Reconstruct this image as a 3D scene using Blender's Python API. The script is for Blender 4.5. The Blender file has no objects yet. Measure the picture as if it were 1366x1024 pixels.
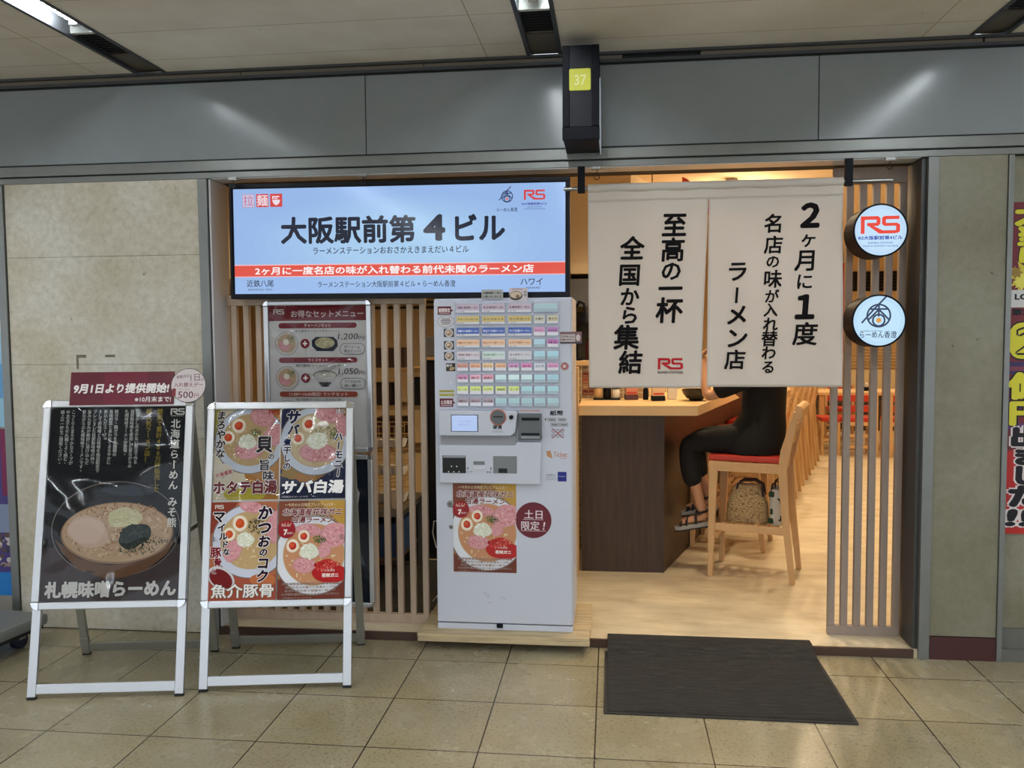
import bpy, bmesh, math, random
from mathutils import Vector, Matrix
random.seed(7)
PI = math.pi
SC = bpy.context.scene
COL = SC.collection
# ------------------------------------------------------------------ camera, world, exposure
CAM_POS = (0.96528, -4.3209, 1.62115)
YAW, PITCH, ROLL, FPX = -0.116645407, -0.0593348042, -0.00778597493, 1132.8
def cam_axes():
    cy, sy, cp, sp = math.cos(YAW), math.sin(YAW), math.cos(PITCH), math.sin(PITCH)
    fw = Vector((sy*cp, cy*cp, sp)); rt = Vector((cy, -sy, 0)); up = rt.cross(fw)
    cr, sr = math.cos(ROLL), math.sin(ROLL)
    return rt*cr + up*sr, up*cr - rt*sr, fw
_r, _u, _f = cam_axes()
cd = bpy.data.cameras.new('camera'); cam = bpy.data.objects.new('camera', cd); COL.objects.link(cam)
cd.sensor_width = 36; cd.lens = FPX/1366*36; cd.clip_start = 0.05; cd.clip_end = 100
mw = Matrix((( _r.x, _u.x, -_f.x, CAM_POS[0]), (_r.y, _u.y, -_f.y, CAM_POS[1]), (_r.z, _u.z, -_f.z, CAM_POS[2]), (0, 0, 0, 1)))
cam.matrix_world = mw
SC.camera = cam
SC.view_settings.view_transform = 'Standard'; SC.view_settings.look = 'None'
SC.view_settings.exposure = 0.0; SC.view_settings.gamma = 1.0; SC.view_settings.use_curve_mapping = False
W = bpy.data.worlds.new('concourse_ambience'); SC.world = W; W.use_nodes = True
W.node_tree.nodes['Background'].inputs[0].default_value = (0.84, 0.92, 1.0, 1)
W.node_tree.nodes['Background'].inputs[1].default_value = 1.45
TUBE_POWER = 68.0        # radiance of the concourse fluorescent tubes
WARM_POWER = 20.5        # watts of each shop downlight
try:
    SC.cycles.use_denoising = True
    SC.cycles.max_bounces = 8; SC.cycles.transparent_max_bounces = 12
    SC.cycles.sample_clamp_indirect = 4.0
    SC.cycles.caustics_reflective = False; SC.cycles.caustics_refractive = False
except Exception: pass
# ------------------------------------------------------------------ colour and materials
def lin(c):
    o = []
    for v in c[:3]:
        v = v/255.0
        o.append(v/12.92 if v <= 0.04045 else ((v+0.055)/1.055)**2.4)
    return (o[0], o[1], o[2], 1.0)
MATS = {}
def mat(name, col, rough=0.5, metal=0.0, noise=0.0, nscale=8.0, bump=0.0, bscale=60.0, emit=0.0, spec=0.5, stretch=(1, 1, 1), coat=0.0):
    if name in MATS: return MATS[name]
    m = bpy.data.materials.new(name); m.use_nodes = True; nt = m.node_tree; b = nt.nodes['Principled BSDF']
    b.inputs['Base Color'].default_value = lin(col); b.inputs['Roughness'].default_value = rough
    b.inputs['Metallic'].default_value = metal; b.inputs['Specular IOR Level'].default_value = spec
    b.inputs['Coat Weight'].default_value = coat
    if noise or bump:
        tc = nt.nodes.new('ShaderNodeTexCoord'); mp = nt.nodes.new('ShaderNodeMapping')
        mp.inputs['Scale'].default_value = stretch
        nt.links.new(tc.outputs['Object'], mp.inputs['Vector'])
    if noise:
        n = nt.nodes.new('ShaderNodeTexNoise'); n.inputs['Scale'].default_value = nscale; n.inputs['Detail'].default_value = 6
        n.inputs['Roughness'].default_value = 0.6
        nt.links.new(mp.outputs[0], n.inputs['Vector'])
        r = nt.nodes.new('ShaderNodeMapRange'); r.inputs['From Min'].default_value = 0.3; r.inputs['From Max'].default_value = 0.7
        r.inputs['To Min'].default_value = 1-noise; r.inputs['To Max'].default_value = 1+noise
        nt.links.new(n.outputs[0], r.inputs['Value'])
        v = nt.nodes.new('ShaderNodeVectorMath'); v.operation = 'SCALE'; v.inputs[0].default_value = lin(col)[:3]
        nt.links.new(r.outputs[0], v.inputs['Scale']); nt.links.new(v.outputs[0], b.inputs['Base Color'])
    if bump:
        n2 = nt.nodes.new('ShaderNodeTexNoise'); n2.inputs['Scale'].default_value = bscale; n2.inputs['Detail'].default_value = 4
        nt.links.new(mp.outputs[0], n2.inputs['Vector'])
        bp = nt.nodes.new('ShaderNodeBump'); bp.inputs['Strength'].default_value = bump; bp.inputs['Distance'].default_value = 0.01
        nt.links.new(n2.outputs[0], bp.inputs['Height']); nt.links.new(bp.outputs[0], b.inputs['Normal'])
    if emit:
        b.inputs['Emission Color'].default_value = lin(col); b.inputs['Emission Strength'].default_value = emit
    MATS[name] = m; return m
def print_mat(name, rough=0.45, emit=0.0, spec=0.3, coat=0.0, base=1.0):
    m = bpy.data.materials.new(name); m.use_nodes = True; nt = m.node_tree; b = nt.nodes['Principled BSDF']
    a = nt.nodes.new('ShaderNodeAttribute'); a.attribute_name = 'Col'
    b.inputs['Roughness'].default_value = rough; b.inputs['Specular IOR Level'].default_value = spec; b.inputs['Coat Weight'].default_value = coat
    if base == 1.0: nt.links.new(a.outputs['Color'], b.inputs['Base Color'])
    else:
        v = nt.nodes.new('ShaderNodeVectorMath'); v.operation = 'SCALE'; v.inputs['Scale'].default_value = base
        nt.links.new(a.outputs['Color'], v.inputs[0]); nt.links.new(v.outputs[0], b.inputs['Base Color'])
    if emit:
        nt.links.new(a.outputs['Color'], b.inputs['Emission Color']); b.inputs['Emission Strength'].default_value = emit
    MATS[name] = m; return m
def emit_mat(name, col, strength):
    if name in MATS: return MATS[name]
    m = bpy.data.materials.new(name); m.use_nodes = True; nt = m.node_tree; b = nt.nodes['Principled BSDF']
    b.inputs['Base Color'].default_value = (0.8, 0.8, 0.8, 1)
    b.inputs['Emission Color'].default_value = lin(col); b.inputs['Emission Strength'].default_value = strength
    MATS[name] = m; return m
def film_mat(name, wave_scale, strength):
    """clear plastic cover sheet: see-through with mirror-like wavy glare"""
    m = bpy.data.materials.new(name); m.use_nodes = True; nt = m.node_tree
    for n in list(nt.nodes): nt.nodes.remove(n)
    out = nt.nodes.new('ShaderNodeOutputMaterial'); mix = nt.nodes.new('ShaderNodeMixShader')
    tr = nt.nodes.new('ShaderNodeBsdfTransparent'); gl = nt.nodes.new('ShaderNodeBsdfGlossy'); gl.inputs['Roughness'].default_value = 0.06
    tr.inputs[0].default_value = (0.96, 0.96, 0.96, 1)
    fr = nt.nodes.new('ShaderNodeFresnel'); fr.inputs['IOR'].default_value = 1.5
    tc = nt.nodes.new('ShaderNodeTexCoord'); no = nt.nodes.new('ShaderNodeTexNoise')
    no.inputs['Scale'].default_value = wave_scale; no.inputs['Detail'].default_value = 0.6; no.inputs['Distortion'].default_value = 0.6
    bp = nt.nodes.new('ShaderNodeBump'); bp.inputs['Strength'].default_value = strength; bp.inputs['Distance'].default_value = 0.12
    nt.links.new(tc.outputs['Object'], no.inputs['Vector']); nt.links.new(no.outputs[0], bp.inputs['Height'])
    nt.links.new(bp.outputs[0], gl.inputs['Normal']); nt.links.new(bp.outputs[0], fr.inputs['Normal'])
    ml = nt.nodes.new('ShaderNodeMath'); ml.operation = 'MULTIPLY'; ml.inputs[1].default_value = .42; nt.links.new(fr.outputs[0], ml.inputs[0]); nt.links.new(ml.outputs[0], mix.inputs[0]); nt.links.new(tr.outputs[0], mix.inputs[1]); nt.links.new(gl.outputs[0], mix.inputs[2])
    nt.links.new(mix.outputs[0], out.inputs['Surface'])
    MATS[name] = m; return m
# ------------------------------------------------------------------ mesh building
class MB:
    def __init__(s): s.v = []; s.f = []; s.c = []
    def add(s, vs, fs, c=None):
        b = len(s.v); s.v += [tuple(x) for x in vs]; s.f += [tuple(i+b for i in f) for f in fs]
        s.c += [c]*len(vs); return s
    def box(s, a, b, c=None):
        x0, y0, z0 = a; x1, y1, z1 = b
        v = [(x0,y0,z0),(x1,y0,z0),(x1,y1,z0),(x0,y1,z0),(x0,y0,z1),(x1,y0,z1),(x1,y1,z1),(x0,y1,z1)]
        return s.add(v, [(3,2,1,0),(4,5,6,7),(0,1,5,4),(1,2,6,5),(2,3,7,6),(3,0,4,7)], c)
    def prism(s, pts, z0, z1, c=None):
        """polygon in x,y, counter-clockwise, raised from z0 to z1"""
        n = len(pts)
        v = [(p[0],p[1],z0) for p in pts] + [(p[0],p[1],z1) for p in pts]
        f = [tuple(range(n-1,-1,-1)), tuple(range(n,2*n))] + [(i,(i+1)%n,n+(i+1)%n,n+i) for i in range(n)]
        return s.add(v, f, c)
    def prism_y(s, pts, y0, y1, c=None):
        """polygon in x,z, counter-clockwise seen from -y, from y0 (front) to y1 (back)"""
        n = len(pts)
        v = [(p[0],y0,p[1]) for p in pts] + [(p[0],y1,p[1]) for p in pts]
        f = [tuple(range(n)), tuple(range(2*n-1,n-1,-1))] + [(i,n+i,n+(i+1)%n,(i+1)%n) for i in range(n)]
        return s.add(v, f, c)
    def tube(s, pts, r, n=10, c=None, caps=True):
        pts = [Vector(p) for p in pts]; rs = r if isinstance(r, (list, tuple)) else [r]*len(pts)
        vs = []; fs = []; m = len(pts); prev = None
        for i, p in enumerate(pts):
            d = (pts[min(i+1,m-1)] - pts[max(i-1,0)]).normalized()
            if prev is None:
                a = Vector((0,0,1)) if abs(d.z) < .9 else Vector((1,0,0))
                x = d.cross(a).normalized()
            else: x = (prev - d*prev.dot(d)).normalized()
            prev = x; y = d.cross(x)
            for k in range(n):
                t = 2*PI*k/n; q = p + (x*math.cos(t) + y*math.sin(t))*rs[i]; vs.append(q)
        for i in range(m-1):
            for k in range(n): fs.append((i*n+k, i*n+(k+1)%n, (i+1)*n+(k+1)%n, (i+1)*n+k))
        if caps: fs.append(tuple(range(n-1,-1,-1))); fs.append(tuple(range((m-1)*n, m*n)))
        return s.add(vs, fs, c)
    def lathe(s, prof, cen=(0,0,0), n=24, c=None, axis='z'):
        vs = []; fs = []; m = len(prof)
        for r, h in prof:
            for k in range(n):
                t = 2*PI*k/n; a, b = r*math.cos(t), r*math.sin(t)
                if axis == 'z': vs.append((cen[0]+a, cen[1]+b, cen[2]+h))
                else: vs.append((cen[0]+a, cen[1]-h, cen[2]+b))   # axis towards the viewer (-y)
        for i in range(m-1):
            for k in range(n): fs.append((i*n+k, i*n+(k+1)%n, (i+1)*n+(k+1)%n, (i+1)*n+k))
        if prof[0][0] > 1e-6: fs.append(tuple(range(n-1,-1,-1)))
        if prof[-1][0] > 1e-6: fs.append(tuple(range((m-1)*n, m*n)))
        return s.add(vs, fs, c)
    def bar(s, p, q, w, t, up=(0,1,0), c=None):
        """rectangular bar from p to q, w across, t along 'up'"""
        p, q, up = Vector(p), Vector(q), Vector(up); d = (q-p).normalized(); x = d.cross(up).normalized(); y = x.cross(d)
        vs = [e + x*(sx*w/2) + y*(sy*t/2) for e in (p, q) for sx, sy in ((-1,-1),(1,-1),(1,1),(-1,1))]
        return s.add(vs, [(3,2,1,0),(4,5,6,7),(0,1,5,4),(1,2,6,5),(2,3,7,6),(3,0,4,7)], c)
    def build(s, name, m, parent=None, M=None, bev=0.0, smooth=False, fn=None, fix=True):
        me = bpy.data.meshes.new(name)
        vs = [fn(v) for v in s.v] if fn else s.v
        if M is not None: vs = [tuple(M @ Vector(v)) for v in vs]
        me.from_pydata(vs, [], s.f)
        if any(c is not None for c in s.c):
            at = me.attributes.new('Col', 'FLOAT_COLOR', 'POINT')
            flat = []
            for c in s.c: flat += list(lin(c) if c is not None else (.8,.8,.8,1))
            at.data.foreach_set('color', flat)
        if bev or fix:
            bm = bmesh.new(); bm.from_mesh(me)
            if fix and not any(c is not None for c in s.c): bmesh.ops.recalc_face_normals(bm, faces=bm.faces)
            if bev:
                es = [e for e in bm.edges if len(e.link_faces) == 2 and e.calc_face_angle(0) > 0.6]
                bmesh.ops.bevel(bm, geom=es, offset=bev, segments=2, affect='EDGES', profile=0.6, clamp_overlap=True)
            bm.to_mesh(me); bm.free()
        if smooth:
            me.polygons.foreach_set('use_smooth', [True]*len(me.polygons))
            try: me.set_sharp_from_angle(angle=0.7)
            except Exception: pass
        me.materials.append(m if not isinstance(m, str) else MATS[m])
        o = bpy.data.objects.new(name, me); COL.objects.link(o)
        if parent: o.parent = parent
        return o
def tag(o, label=None, cat=None, group=None, kind=None):
    if label: o['label'] = label
    if cat: o['category'] = cat
    if group: o['group'] = group
    if kind: o['kind'] = kind
    return o
def thing(name, label, cat, loc=(0,0,0), rz=0.0, group=None):
    o = bpy.data.objects.new(name, None); COL.objects.link(o); o.empty_display_size = 0.1
    o.location = loc; o.rotation_euler = (0, 0, rz)
    return tag(o, label, cat, group)
def struct(name, mb, m, **k):
    return tag(mb.build(name, m, **k), kind='structure')
def copy_tree(o, parent=None):
    c = o.copy(); COL.objects.link(c)
    if parent: c.parent = parent
    for ch in list(o.children): copy_tree(ch, c)
    return c
# ------------------------------------------------------------------ printing: flat artwork as coloured faces
_GL = {}
def glyphs(s, off):
    k = (s, off)
    if k not in _GL:
        cu = bpy.data.curves.new('lettering', 'FONT'); cu.body = s; cu.offset = off; cu.resolution_u = 2; cu.fill_mode = 'FRONT'
        ob = bpy.data.objects.new('lettering', cu); me = ob.to_mesh()
        _GL[k] = ([(v.co.x, v.co.y) for v in me.vertices], [tuple(p.vertices) for p in me.polygons])
        ob.to_mesh_clear(); bpy.data.objects.remove(ob); bpy.data.curves.remove(cu)
    return _GL[k]
class Art:
    """x to the right, y down, in units of u metres; local x,z plane facing -y, origin at the bottom centre"""
    EPS = 0.000035
    def __init__(s, w, h, u, bg=None, eps=None):
        s.w, s.h, s.u = w, h, u; s.mb = MB(); s.L = 0; s.top = 0; s.eps = eps or Art.EPS
        if bg: s.rect(0, 0, w, h, bg)
    def P(s, x, y): return ((x - s.w/2)*s.u, -s.L*s.eps, (s.h - y)*s.u)
    def poly(s, pts, c, inc=True):
        if inc: s.L += 1
        n = len(pts); a = sum(pts[i][0]*pts[(i+1)%n][1] - pts[(i+1)%n][0]*pts[i][1] for i in range(n))
        if a > 0: pts = pts[::-1]
        s.mb.add([s.P(*p) for p in pts], [tuple(range(n))], c)
    def rect(s, x0, y0, x1, y1, c, inc=True): s.poly([(x0,y0),(x1,y0),(x1,y1),(x0,y1)], c, inc)
    def rrect(s, x0, y0, x1, y1, r, c, inc=True):
        p = []
        for cx, cy, a0 in ((x1-r,y0+r,-90),(x1-r,y1-r,0),(x0+r,y1-r,90),(x0+r,y0+r,180)):
            for k in range(5):
                a = math.radians(a0 + 22.5*k); p.append((cx + r*math.cos(a), cy + r*math.sin(a)))
        s.poly(p, c, inc)
    def clip(s, pts, box):
        x0, y0, x1, y1 = box
        for ax, lim, sg in ((0,x0,1),(0,x1,-1),(1,y0,1),(1,y1,-1)):
            o = []; n = len(pts)
            for i in range(n):
                a, b = pts[i], pts[(i+1)%n]; da, db = sg*(a[ax]-lim), sg*(b[ax]-lim)
                if da >= 0: o.append(a)
                if da*db < 0:
                    t = da/(da-db); o.append((a[0]+(b[0]-a[0])*t, a[1]+(b[1]-a[1])*t))
            pts = o
            if not pts: return []
        return pts
    def disc(s, cx, cy, rx, c, ry=None, rot=0.0, n=36, wob=0.0, seed=0, box=None, inc=True):
        ry = ry or rx; rnd = random.Random(seed); ph = [rnd.uniform(0, 6.28) for _ in range(3)]
        p = []
        for k in range(n):
            t = 2*PI*k/n; w = 1 + wob*(math.sin(2*t+ph[0])*.5 + math.sin(3*t+ph[1])*.35 + math.sin(5*t+ph[2])*.25)
            x, y = rx*w*math.cos(t), ry*w*math.sin(t)
            p.append((cx + x*math.cos(rot) - y*math.sin(rot), cy + x*math.sin(rot) + y*math.cos(rot)))
        if box: p = s.clip(p, box)
        if len(p) > 2: s.poly(p, c, inc)
    def ring(s, cx, cy, r, t, c, ry=None, n=40, a0=0.0, a1=2*PI, inc=True):
        if inc: s.L += 1
        ry = ry or r; full = a1-a0 > 6.28; v = []; f = []
        m = n if full else n+1
        for k in range(m):
            a = a0 + (a1-a0)*k/n
            for d in (0, -t): v.append(s.P(cx + (r+d)*math.cos(a), cy + (ry+d)*math.sin(a)))
        for k in range(n):
            i, j = 2*k, 2*((k+1) % m); f.append((i, i+1, j+1, j))
        s.mb.add(v, f, c)
    def line(s, pts, t, c, inc=True):
        if inc: s.L += 1
        for a, b in zip(pts[:-1], pts[1:]):
            dx, dy = b[0]-a[0], b[1]-a[1]; l = math.hypot(dx, dy) or 1; nx, ny = -dy/l*t/2, dx/l*t/2
            q = [(a[0]+nx,a[1]+ny),(b[0]+nx,b[1]+ny),(b[0]-nx,b[1]-ny),(a[0]-nx,a[1]-ny)]
            s.poly(q, c, False)
    def speck(s, cx, cy, rx, ry, cols, n, r, seed=0, box=None, asp=1.0):
        rnd = random.Random(seed); s.L += 1
        for k in range(n):
            a, q = rnd.uniform(0, 6.28), math.sqrt(rnd.random())
            if k % 9 == 0: s.L += 1
            s.disc(cx + rx*q*math.cos(a), cy + ry*q*math.sin(a), r*rnd.uniform(.6, 1.3), rnd.choice(cols), ry=r*asp*rnd.uniform(.5, 1.1), rot=rnd.uniform(0, 3.1), n=7, box=box, inc=False)
    def _put(s, st, off, fn, c):
        v, f = glyphs(st, 0.0); L0 = s.L
        s.mb.add([s.P(*fn(x, y)) for x, y in v], f, c)
        if off > 0.004:
            n = 4 if off < .03 else (6 if off < .05 else 8)
            for k in range(n):
                a = 2*PI*(k+.5)/n; dx, dy = off*math.cos(a), off*math.sin(a); s.L = L0+k+1
                s.mb.add([s.P(*fn(x+dx, y+dy)) for x, y in v], f, c)
        s.top = max(s.top, s.L); s.L = L0
    def text(s, st, cx, cy, size=None, c=(20,20,20), w=None, h=None, bold=0.0, out=None, ot=0.05, shear=0.0, rot=0.0, inc=True):
        """centred on cx,cy; size = em height; w,h = forced extents"""
        v, f = glyphs(st, 0.0)
        if not v: return
        xs = [p[0] for p in v]; ys = [p[1] for p in v]; x0, x1, y0, y1 = min(xs)-bold, max(xs)+bold, min(ys)-bold, max(ys)+bold
        if size is None: ky = h/(y1-y0) if h else w/(x1-x0)
        else: ky = size
        if h: ky = h/(y1-y0)
        kx = w/(x1-x0) if w else ky
        mx, my = (x0+x1)/2, ((y0+y1)/2 if h else 0.38)
        cr, sr = math.cos(rot), math.sin(rot)
        def fn(x, y):
            X = (x-mx)*kx; Y = -(y-my)*ky; X -= Y*shear
            return cx + X*cr - Y*sr, cy + X*sr + Y*cr
        if out:
            s.L += 1; s._put(st, bold+ot, fn, out); s.L = max(s.L, s.top)
        if inc: s.L += 1
        s._put(st, bold, fn, c); s.L = max(s.L, s.top)
    def vtext(s, st, cx, y, size, c=(20,20,20), pitch=None, bold=0.0, out=None, ot=0.05, inc=True, wx=1.0, lean=0.0, shear=0.0):
        """one character under the other from y down; per-character sizes when size is a list"""
        if inc: s.L += 1
        cy = y; todo = []
        for k, ch in enumerate(st):
            sz = size[k] if isinstance(size, (list, tuple)) else size
            p = (pitch or 1.0)*sz
            if ch in ' 　': cy += p*.6; continue
            turn = ch in 'ー~〜…（）'; dx, dy = ((.28, -.28) if ch in '。、' else (0, 0))
            X0 = cx + lean*(cy - y)
            mxg = .5
            if ord(ch) < 256:
                vv, _ = glyphs(ch, 0.0)
                if vv: mxg = (min(q[0] for q in vv)+max(q[0] for q in vv))/2
            def fn(gx, gy, mxg=mxg, sz=sz, turn=turn, dx=dx, dy=dy, X0=X0, cy=cy):
                a, b = (gx-mxg)*sz, -(gy-.38)*sz
                if turn: a, b = -b, a
                return X0 + (a - b*shear)*wx + dx*sz, cy + sz*.5 + b + dy*sz
            if out: s._put(ch, bold+ot, fn, out)
            todo.append((ch, fn)); cy += p
        if out: s.L = max(s.L, s.top)+1
        for ch, fn in todo: s._put(ch, bold, fn, c)
        s.L = max(s.L, s.top)
        return cy
    def build(s, name, m, parent=None, M=None, fn=None):
        return s.mb.build(name, m, parent, M=M, fn=fn, fix=False)
def rs_logo(a, x, y, w, c, sub=None, subc=(20,20,20)):
    """the RS mark: two letters drawn with square strokes that run into each other; w wide, .45 w high"""
    h = w*.46; t = h*.20
    a.L += 1
    def q(p): a.poly([(x+u*w, y+v*h) for u, v in p], c, False)
    q([(0,0),(.42,0),(.42,.2),(0,.2)]); q([(0,.0),(.1,.0),(.1,1),(0,1)])
    q([(.36,0),(.44,0),(.50,.12),(.50,.44),(.44,.56),(.36,.56),(.40,.44),(.40,.16)])
    q([(.16,.38),(.40,.38),(.40,.56),(.16,.56)])
    q([(.20,.56),(.33,.56),(.56,.82),(.50,1),(.46,.98)])
    q([(.48,.82),(.94,.82),(.90,1),(.50,1)])
    q([(.60,0),(.98,0),(.98,.19),(.60,.19)]); q([(.60,0),(.54,.10),(.54,.46),(.60,.56),(.64,.44),(.64,.14)])
    q([(.60,.40),(.92,.40),(.92,.57),(.60,.57)]); q([(.92,.40),(1,.50),(1,.90),(.92,1),(.90,.86),(.90,.54)])
def kasumi_logo(a, cx, cy, r, c, oc=(214,150,70)):
    t = r*.09
    a.ring(cx, cy, r*.62, t, c)
    a.line([(cx-r*.85, cy+r*.38), (cx-.22*r, cy-.36*r), (cx+r*.42, cy-r*1.05)], t, c)
    a.line([(cx-r*.42, cy-r*.34), (cx+r*.46, cy-r*.34)], t, c)
    a.line([(cx, cy-r*.62), (cx, cy+.05*r)], t, c)
    a.line([(cx-r*.02, cy-r*.3), (cx-.5*r, cy+.2*r)], t, c); a.line([(cx+.02*r, cy-r*.3), (cx+r*.5, cy+.2*r)], t, c)
    a.ring(cx, cy+r*.24, r*.34, t, c); a.disc(cx, cy+r*.24, r*.13, oc)
# ------------------------------------------------------------------ shared materials
mat('fascia_metal', (136,142,146), 0.17, 0.0, noise=.06, nscale=3, spec=.32)
mat('trim_metal', (128,130,128), 0.38, 0.6, noise=.05, nscale=10)
mat('dark_gap', (22,23,26), 0.7)
mat('aluminium', (196,198,202), 0.28, 0.75)
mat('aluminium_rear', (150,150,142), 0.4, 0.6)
mat('chrome', (215,215,218), 0.12, 1.0)
mat('grey_plastic', (120,124,128), 0.5)
mat('black_plastic', (13,15,24), 0.4, spec=.18)
mat('black_metal', (14,16,26), 0.5, 0.0, spec=.12)
mat('rubber', (22,22,24), 0.8)
mat('slat_wood', (182,160,140), 0.5, noise=.10, nscale=4, stretch=(6,6,.6))
mat('slat_wood_grey', (150,133,122), 0.5, noise=.08, nscale=4, stretch=(6,6,.6))
mat('pale_wood', (214,176,124), 0.45, noise=.09, nscale=5, stretch=(8,8,.8))
mat('chair_wood', (216,176,128), 0.4, noise=.07, nscale=5, stretch=(8,8,.9))
mat('counter_wood', (234,198,148), 0.38, noise=.08, nscale=3, stretch=(1,9,9))
mat('pallet_wood', (188,168,132), 0.7, noise=.24, nscale=4, stretch=(1,10,10))
mat('dark_wood', (66,48,38), 0.5, noise=.35, nscale=6, stretch=(7,7,.5))
mat('red_vinyl', (196,58,44), 0.45)
mat('white_paint', (206,209,216), 0.4)
mat('machine_grey', (198,202,216), 0.42)
mat('steel', (150,150,148), 0.3, 0.9)
mat('paper', (225,222,214), 0.7)
mat('shop_wall', (232,210,170), 0.8, noise=.03, nscale=4)
mat('skin', (206,152,118), 0.55)
mat('black_cloth', (13,13,15), 0.85, bump=.15, bscale=25)
print_mat('printed', 0.42)
print_mat('print_under_film', 0.7, spec=.05)
print_mat('printed_card', 0.3, coat=.2)
print_mat('screen_glow', 0.12, emit=0.93, base=.04, spec=.5)
print_mat('sign_glow', 0.2, emit=1.0, base=.08)
print_mat('button_print', 0.25, emit=0.20, base=.85, spec=.5)
print_mat('cloth_print', 0.9, spec=.1)
film_mat('cover_film', 2.3, 0.9)
film_mat('cover_film_wavy', 3.0, 1.0)
# ------------------------------------------------------------------ surfaces of the setting
def node_mat(name):
    m = bpy.data.materials.new(name); m.use_nodes = True; MATS[name] = m
    return m, m.node_tree, m.node_tree.nodes['Principled BSDF']
def noise_node(nt, vec, scale, detail=5, rough=.6):
    n = nt.nodes.new('ShaderNodeTexNoise'); n.inputs['Scale'].default_value = scale; n.inputs['Detail'].default_value = detail
    n.inputs['Roughness'].default_value = rough
    if vec is not None: nt.links.new(vec, n.inputs['Vector'])
    return n
def ramp(nt, fac, stops):
    r = nt.nodes.new('ShaderNodeValToRGB'); e = r.color_ramp.elements
    while len(e) < len(stops): e.new(.5)
    for i, (p, c) in enumerate(stops): e[i].position = p; e[i].color = lin(c)
    nt.links.new(fac, r.inputs[0]); return r
def mixc(nt, fac, a, b, mode='MIX'):
    m = nt.nodes.new('ShaderNodeMix'); m.data_type = 'RGBA'; m.blend_type = mode
    for s, v in ((0, fac), (6, a), (7, b)):
        if hasattr(v, 'links'): nt.links.new(v, m.inputs[s])
        else: m.inputs[s].default_value = v
    return m.outputs[2]
# concourse floor: square terrazzo tiles
m, nt, b = node_mat('terrazzo_tile')
tc = nt.nodes.new('ShaderNodeTexCoord'); mp = nt.nodes.new('ShaderNodeMapping'); mp.inputs['Location'].default_value = (9.0, 9.255, 0)
nt.links.new(tc.outputs['Object'], mp.inputs[0])
br = nt.nodes.new('ShaderNodeTexBrick'); br.offset = 0; br.squash = 1
for k, v in (('Scale', 1), ('Mortar Size', .0032), ('Mortar Smooth', .2), ('Brick Width', .45), ('Row Height', .45), ('Bias', 0)): br.inputs[k].default_value = v
br.inputs['Color1'].default_value = lin((176,167,140)); br.inputs['Color2'].default_value = lin((163,155,130)); br.inputs['Mortar'].default_value = lin((52,44,32))
nt.links.new(mp.outputs[0], br.inputs['Vector'])
n1 = noise_node(nt, tc.outputs['Object'], 70, 3); r1 = ramp(nt, n1.outputs[0], [(.30, (150,140,115)), (.5, (255,255,255)), (.72, (235,228,205))])
n2 = noise_node(nt, tc.outputs['Object'], 2.2, 6); r2 = ramp(nt, n2.outputs[0], [(.3, (214,205,185)), (.7, (255,255,255))])
c = mixc(nt, .55, br.outputs['Color'], r1.outputs[0], 'MULTIPLY'); c = mixc(nt, .8, c, r2.outputs[0], 'MULTIPLY')
nt.links.new(c, b.inputs['Base Color'])
rr = nt.nodes.new('ShaderNodeMapRange'); rr.inputs['To Min'].default_value = .16; rr.inputs['To Max'].default_value = .36
nt.links.new(n2.outputs[0], rr.inputs['Value']); nt.links.new(rr.outputs[0], b.inputs['Roughness'])
bp = nt.nodes.new('ShaderNodeBump'); bp.inputs['Strength'].default_value = .4; bp.inputs['Distance'].default_value = .002; bp.invert = True
nt.links.new(br.outputs['Fac'], bp.inputs['Height']); nt.links.new(bp.outputs[0], b.inputs['Normal'])
# shop floor: pale worn vinyl
m, nt, b = node_mat('pale_vinyl')
tc = nt.nodes.new('ShaderNodeTexCoord'); mp = nt.nodes.new('ShaderNodeMapping'); mp.inputs['Scale'].default_value = (1.2, 3.2, 1)
nt.links.new(tc.outputs['Object'], mp.inputs[0])
n1 = noise_node(nt, mp.outputs[0], 2.6, 8, .65); r1 = ramp(nt, n1.outputs[0], [(.3, (196,180,150)), (.52, (216,202,172)), (.72, (228,216,190))])
nt.links.new(r1.outputs[0], b.inputs['Base Color']); b.inputs['Roughness'].default_value = .42
# stone panels of the concourse walls
def stone(name, c0, c1, c2, stain):
    m, nt, b = node_mat(name)
    tc = nt.nodes.new('ShaderNodeTexCoord')
    n1 = noise_node(nt, tc.outputs['Object'], 26, 6, .7); r1 = ramp(nt, n1.outputs[0], [(.28, c0), (.5, c1), (.74, c2)])
    n2 = noise_node(nt, tc.outputs['Object'], 2.1, 5); r2 = ramp(nt, n2.outputs[0], [(.32, stain), (.62, (255,255,255))])
    n3 = noise_node(nt, tc.outputs['Object'], 16, 2); r3 = ramp(nt, n3.outputs[0], [(.24, (95,90,82)), (.29, (255,255,255))])
    c = mixc(nt, .7, r1.outputs[0], r2.outputs[0], 'MULTIPLY'); c = mixc(nt, .6, c, r3.outputs[0], 'MULTIPLY')
    nt.links.new(c, b.inputs['Base Color']); b.inputs['Roughness'].default_value = .42
    bp = nt.nodes.new('ShaderNodeBump'); bp.inputs['Strength'].default_value = .25; bp.inputs['Distance'].default_value = .002
    nt.links.new(n1.outputs[0], bp.inputs['Height']); nt.links.new(bp.outputs[0], b.inputs['Normal'])
stone('beige_stone', (184,178,164), (205,200,188), (220,216,206), (220,210,180))
stone('worn_panel', (126,123,106), (134,131,114), (140,138,122), (205,198,176))
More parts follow.
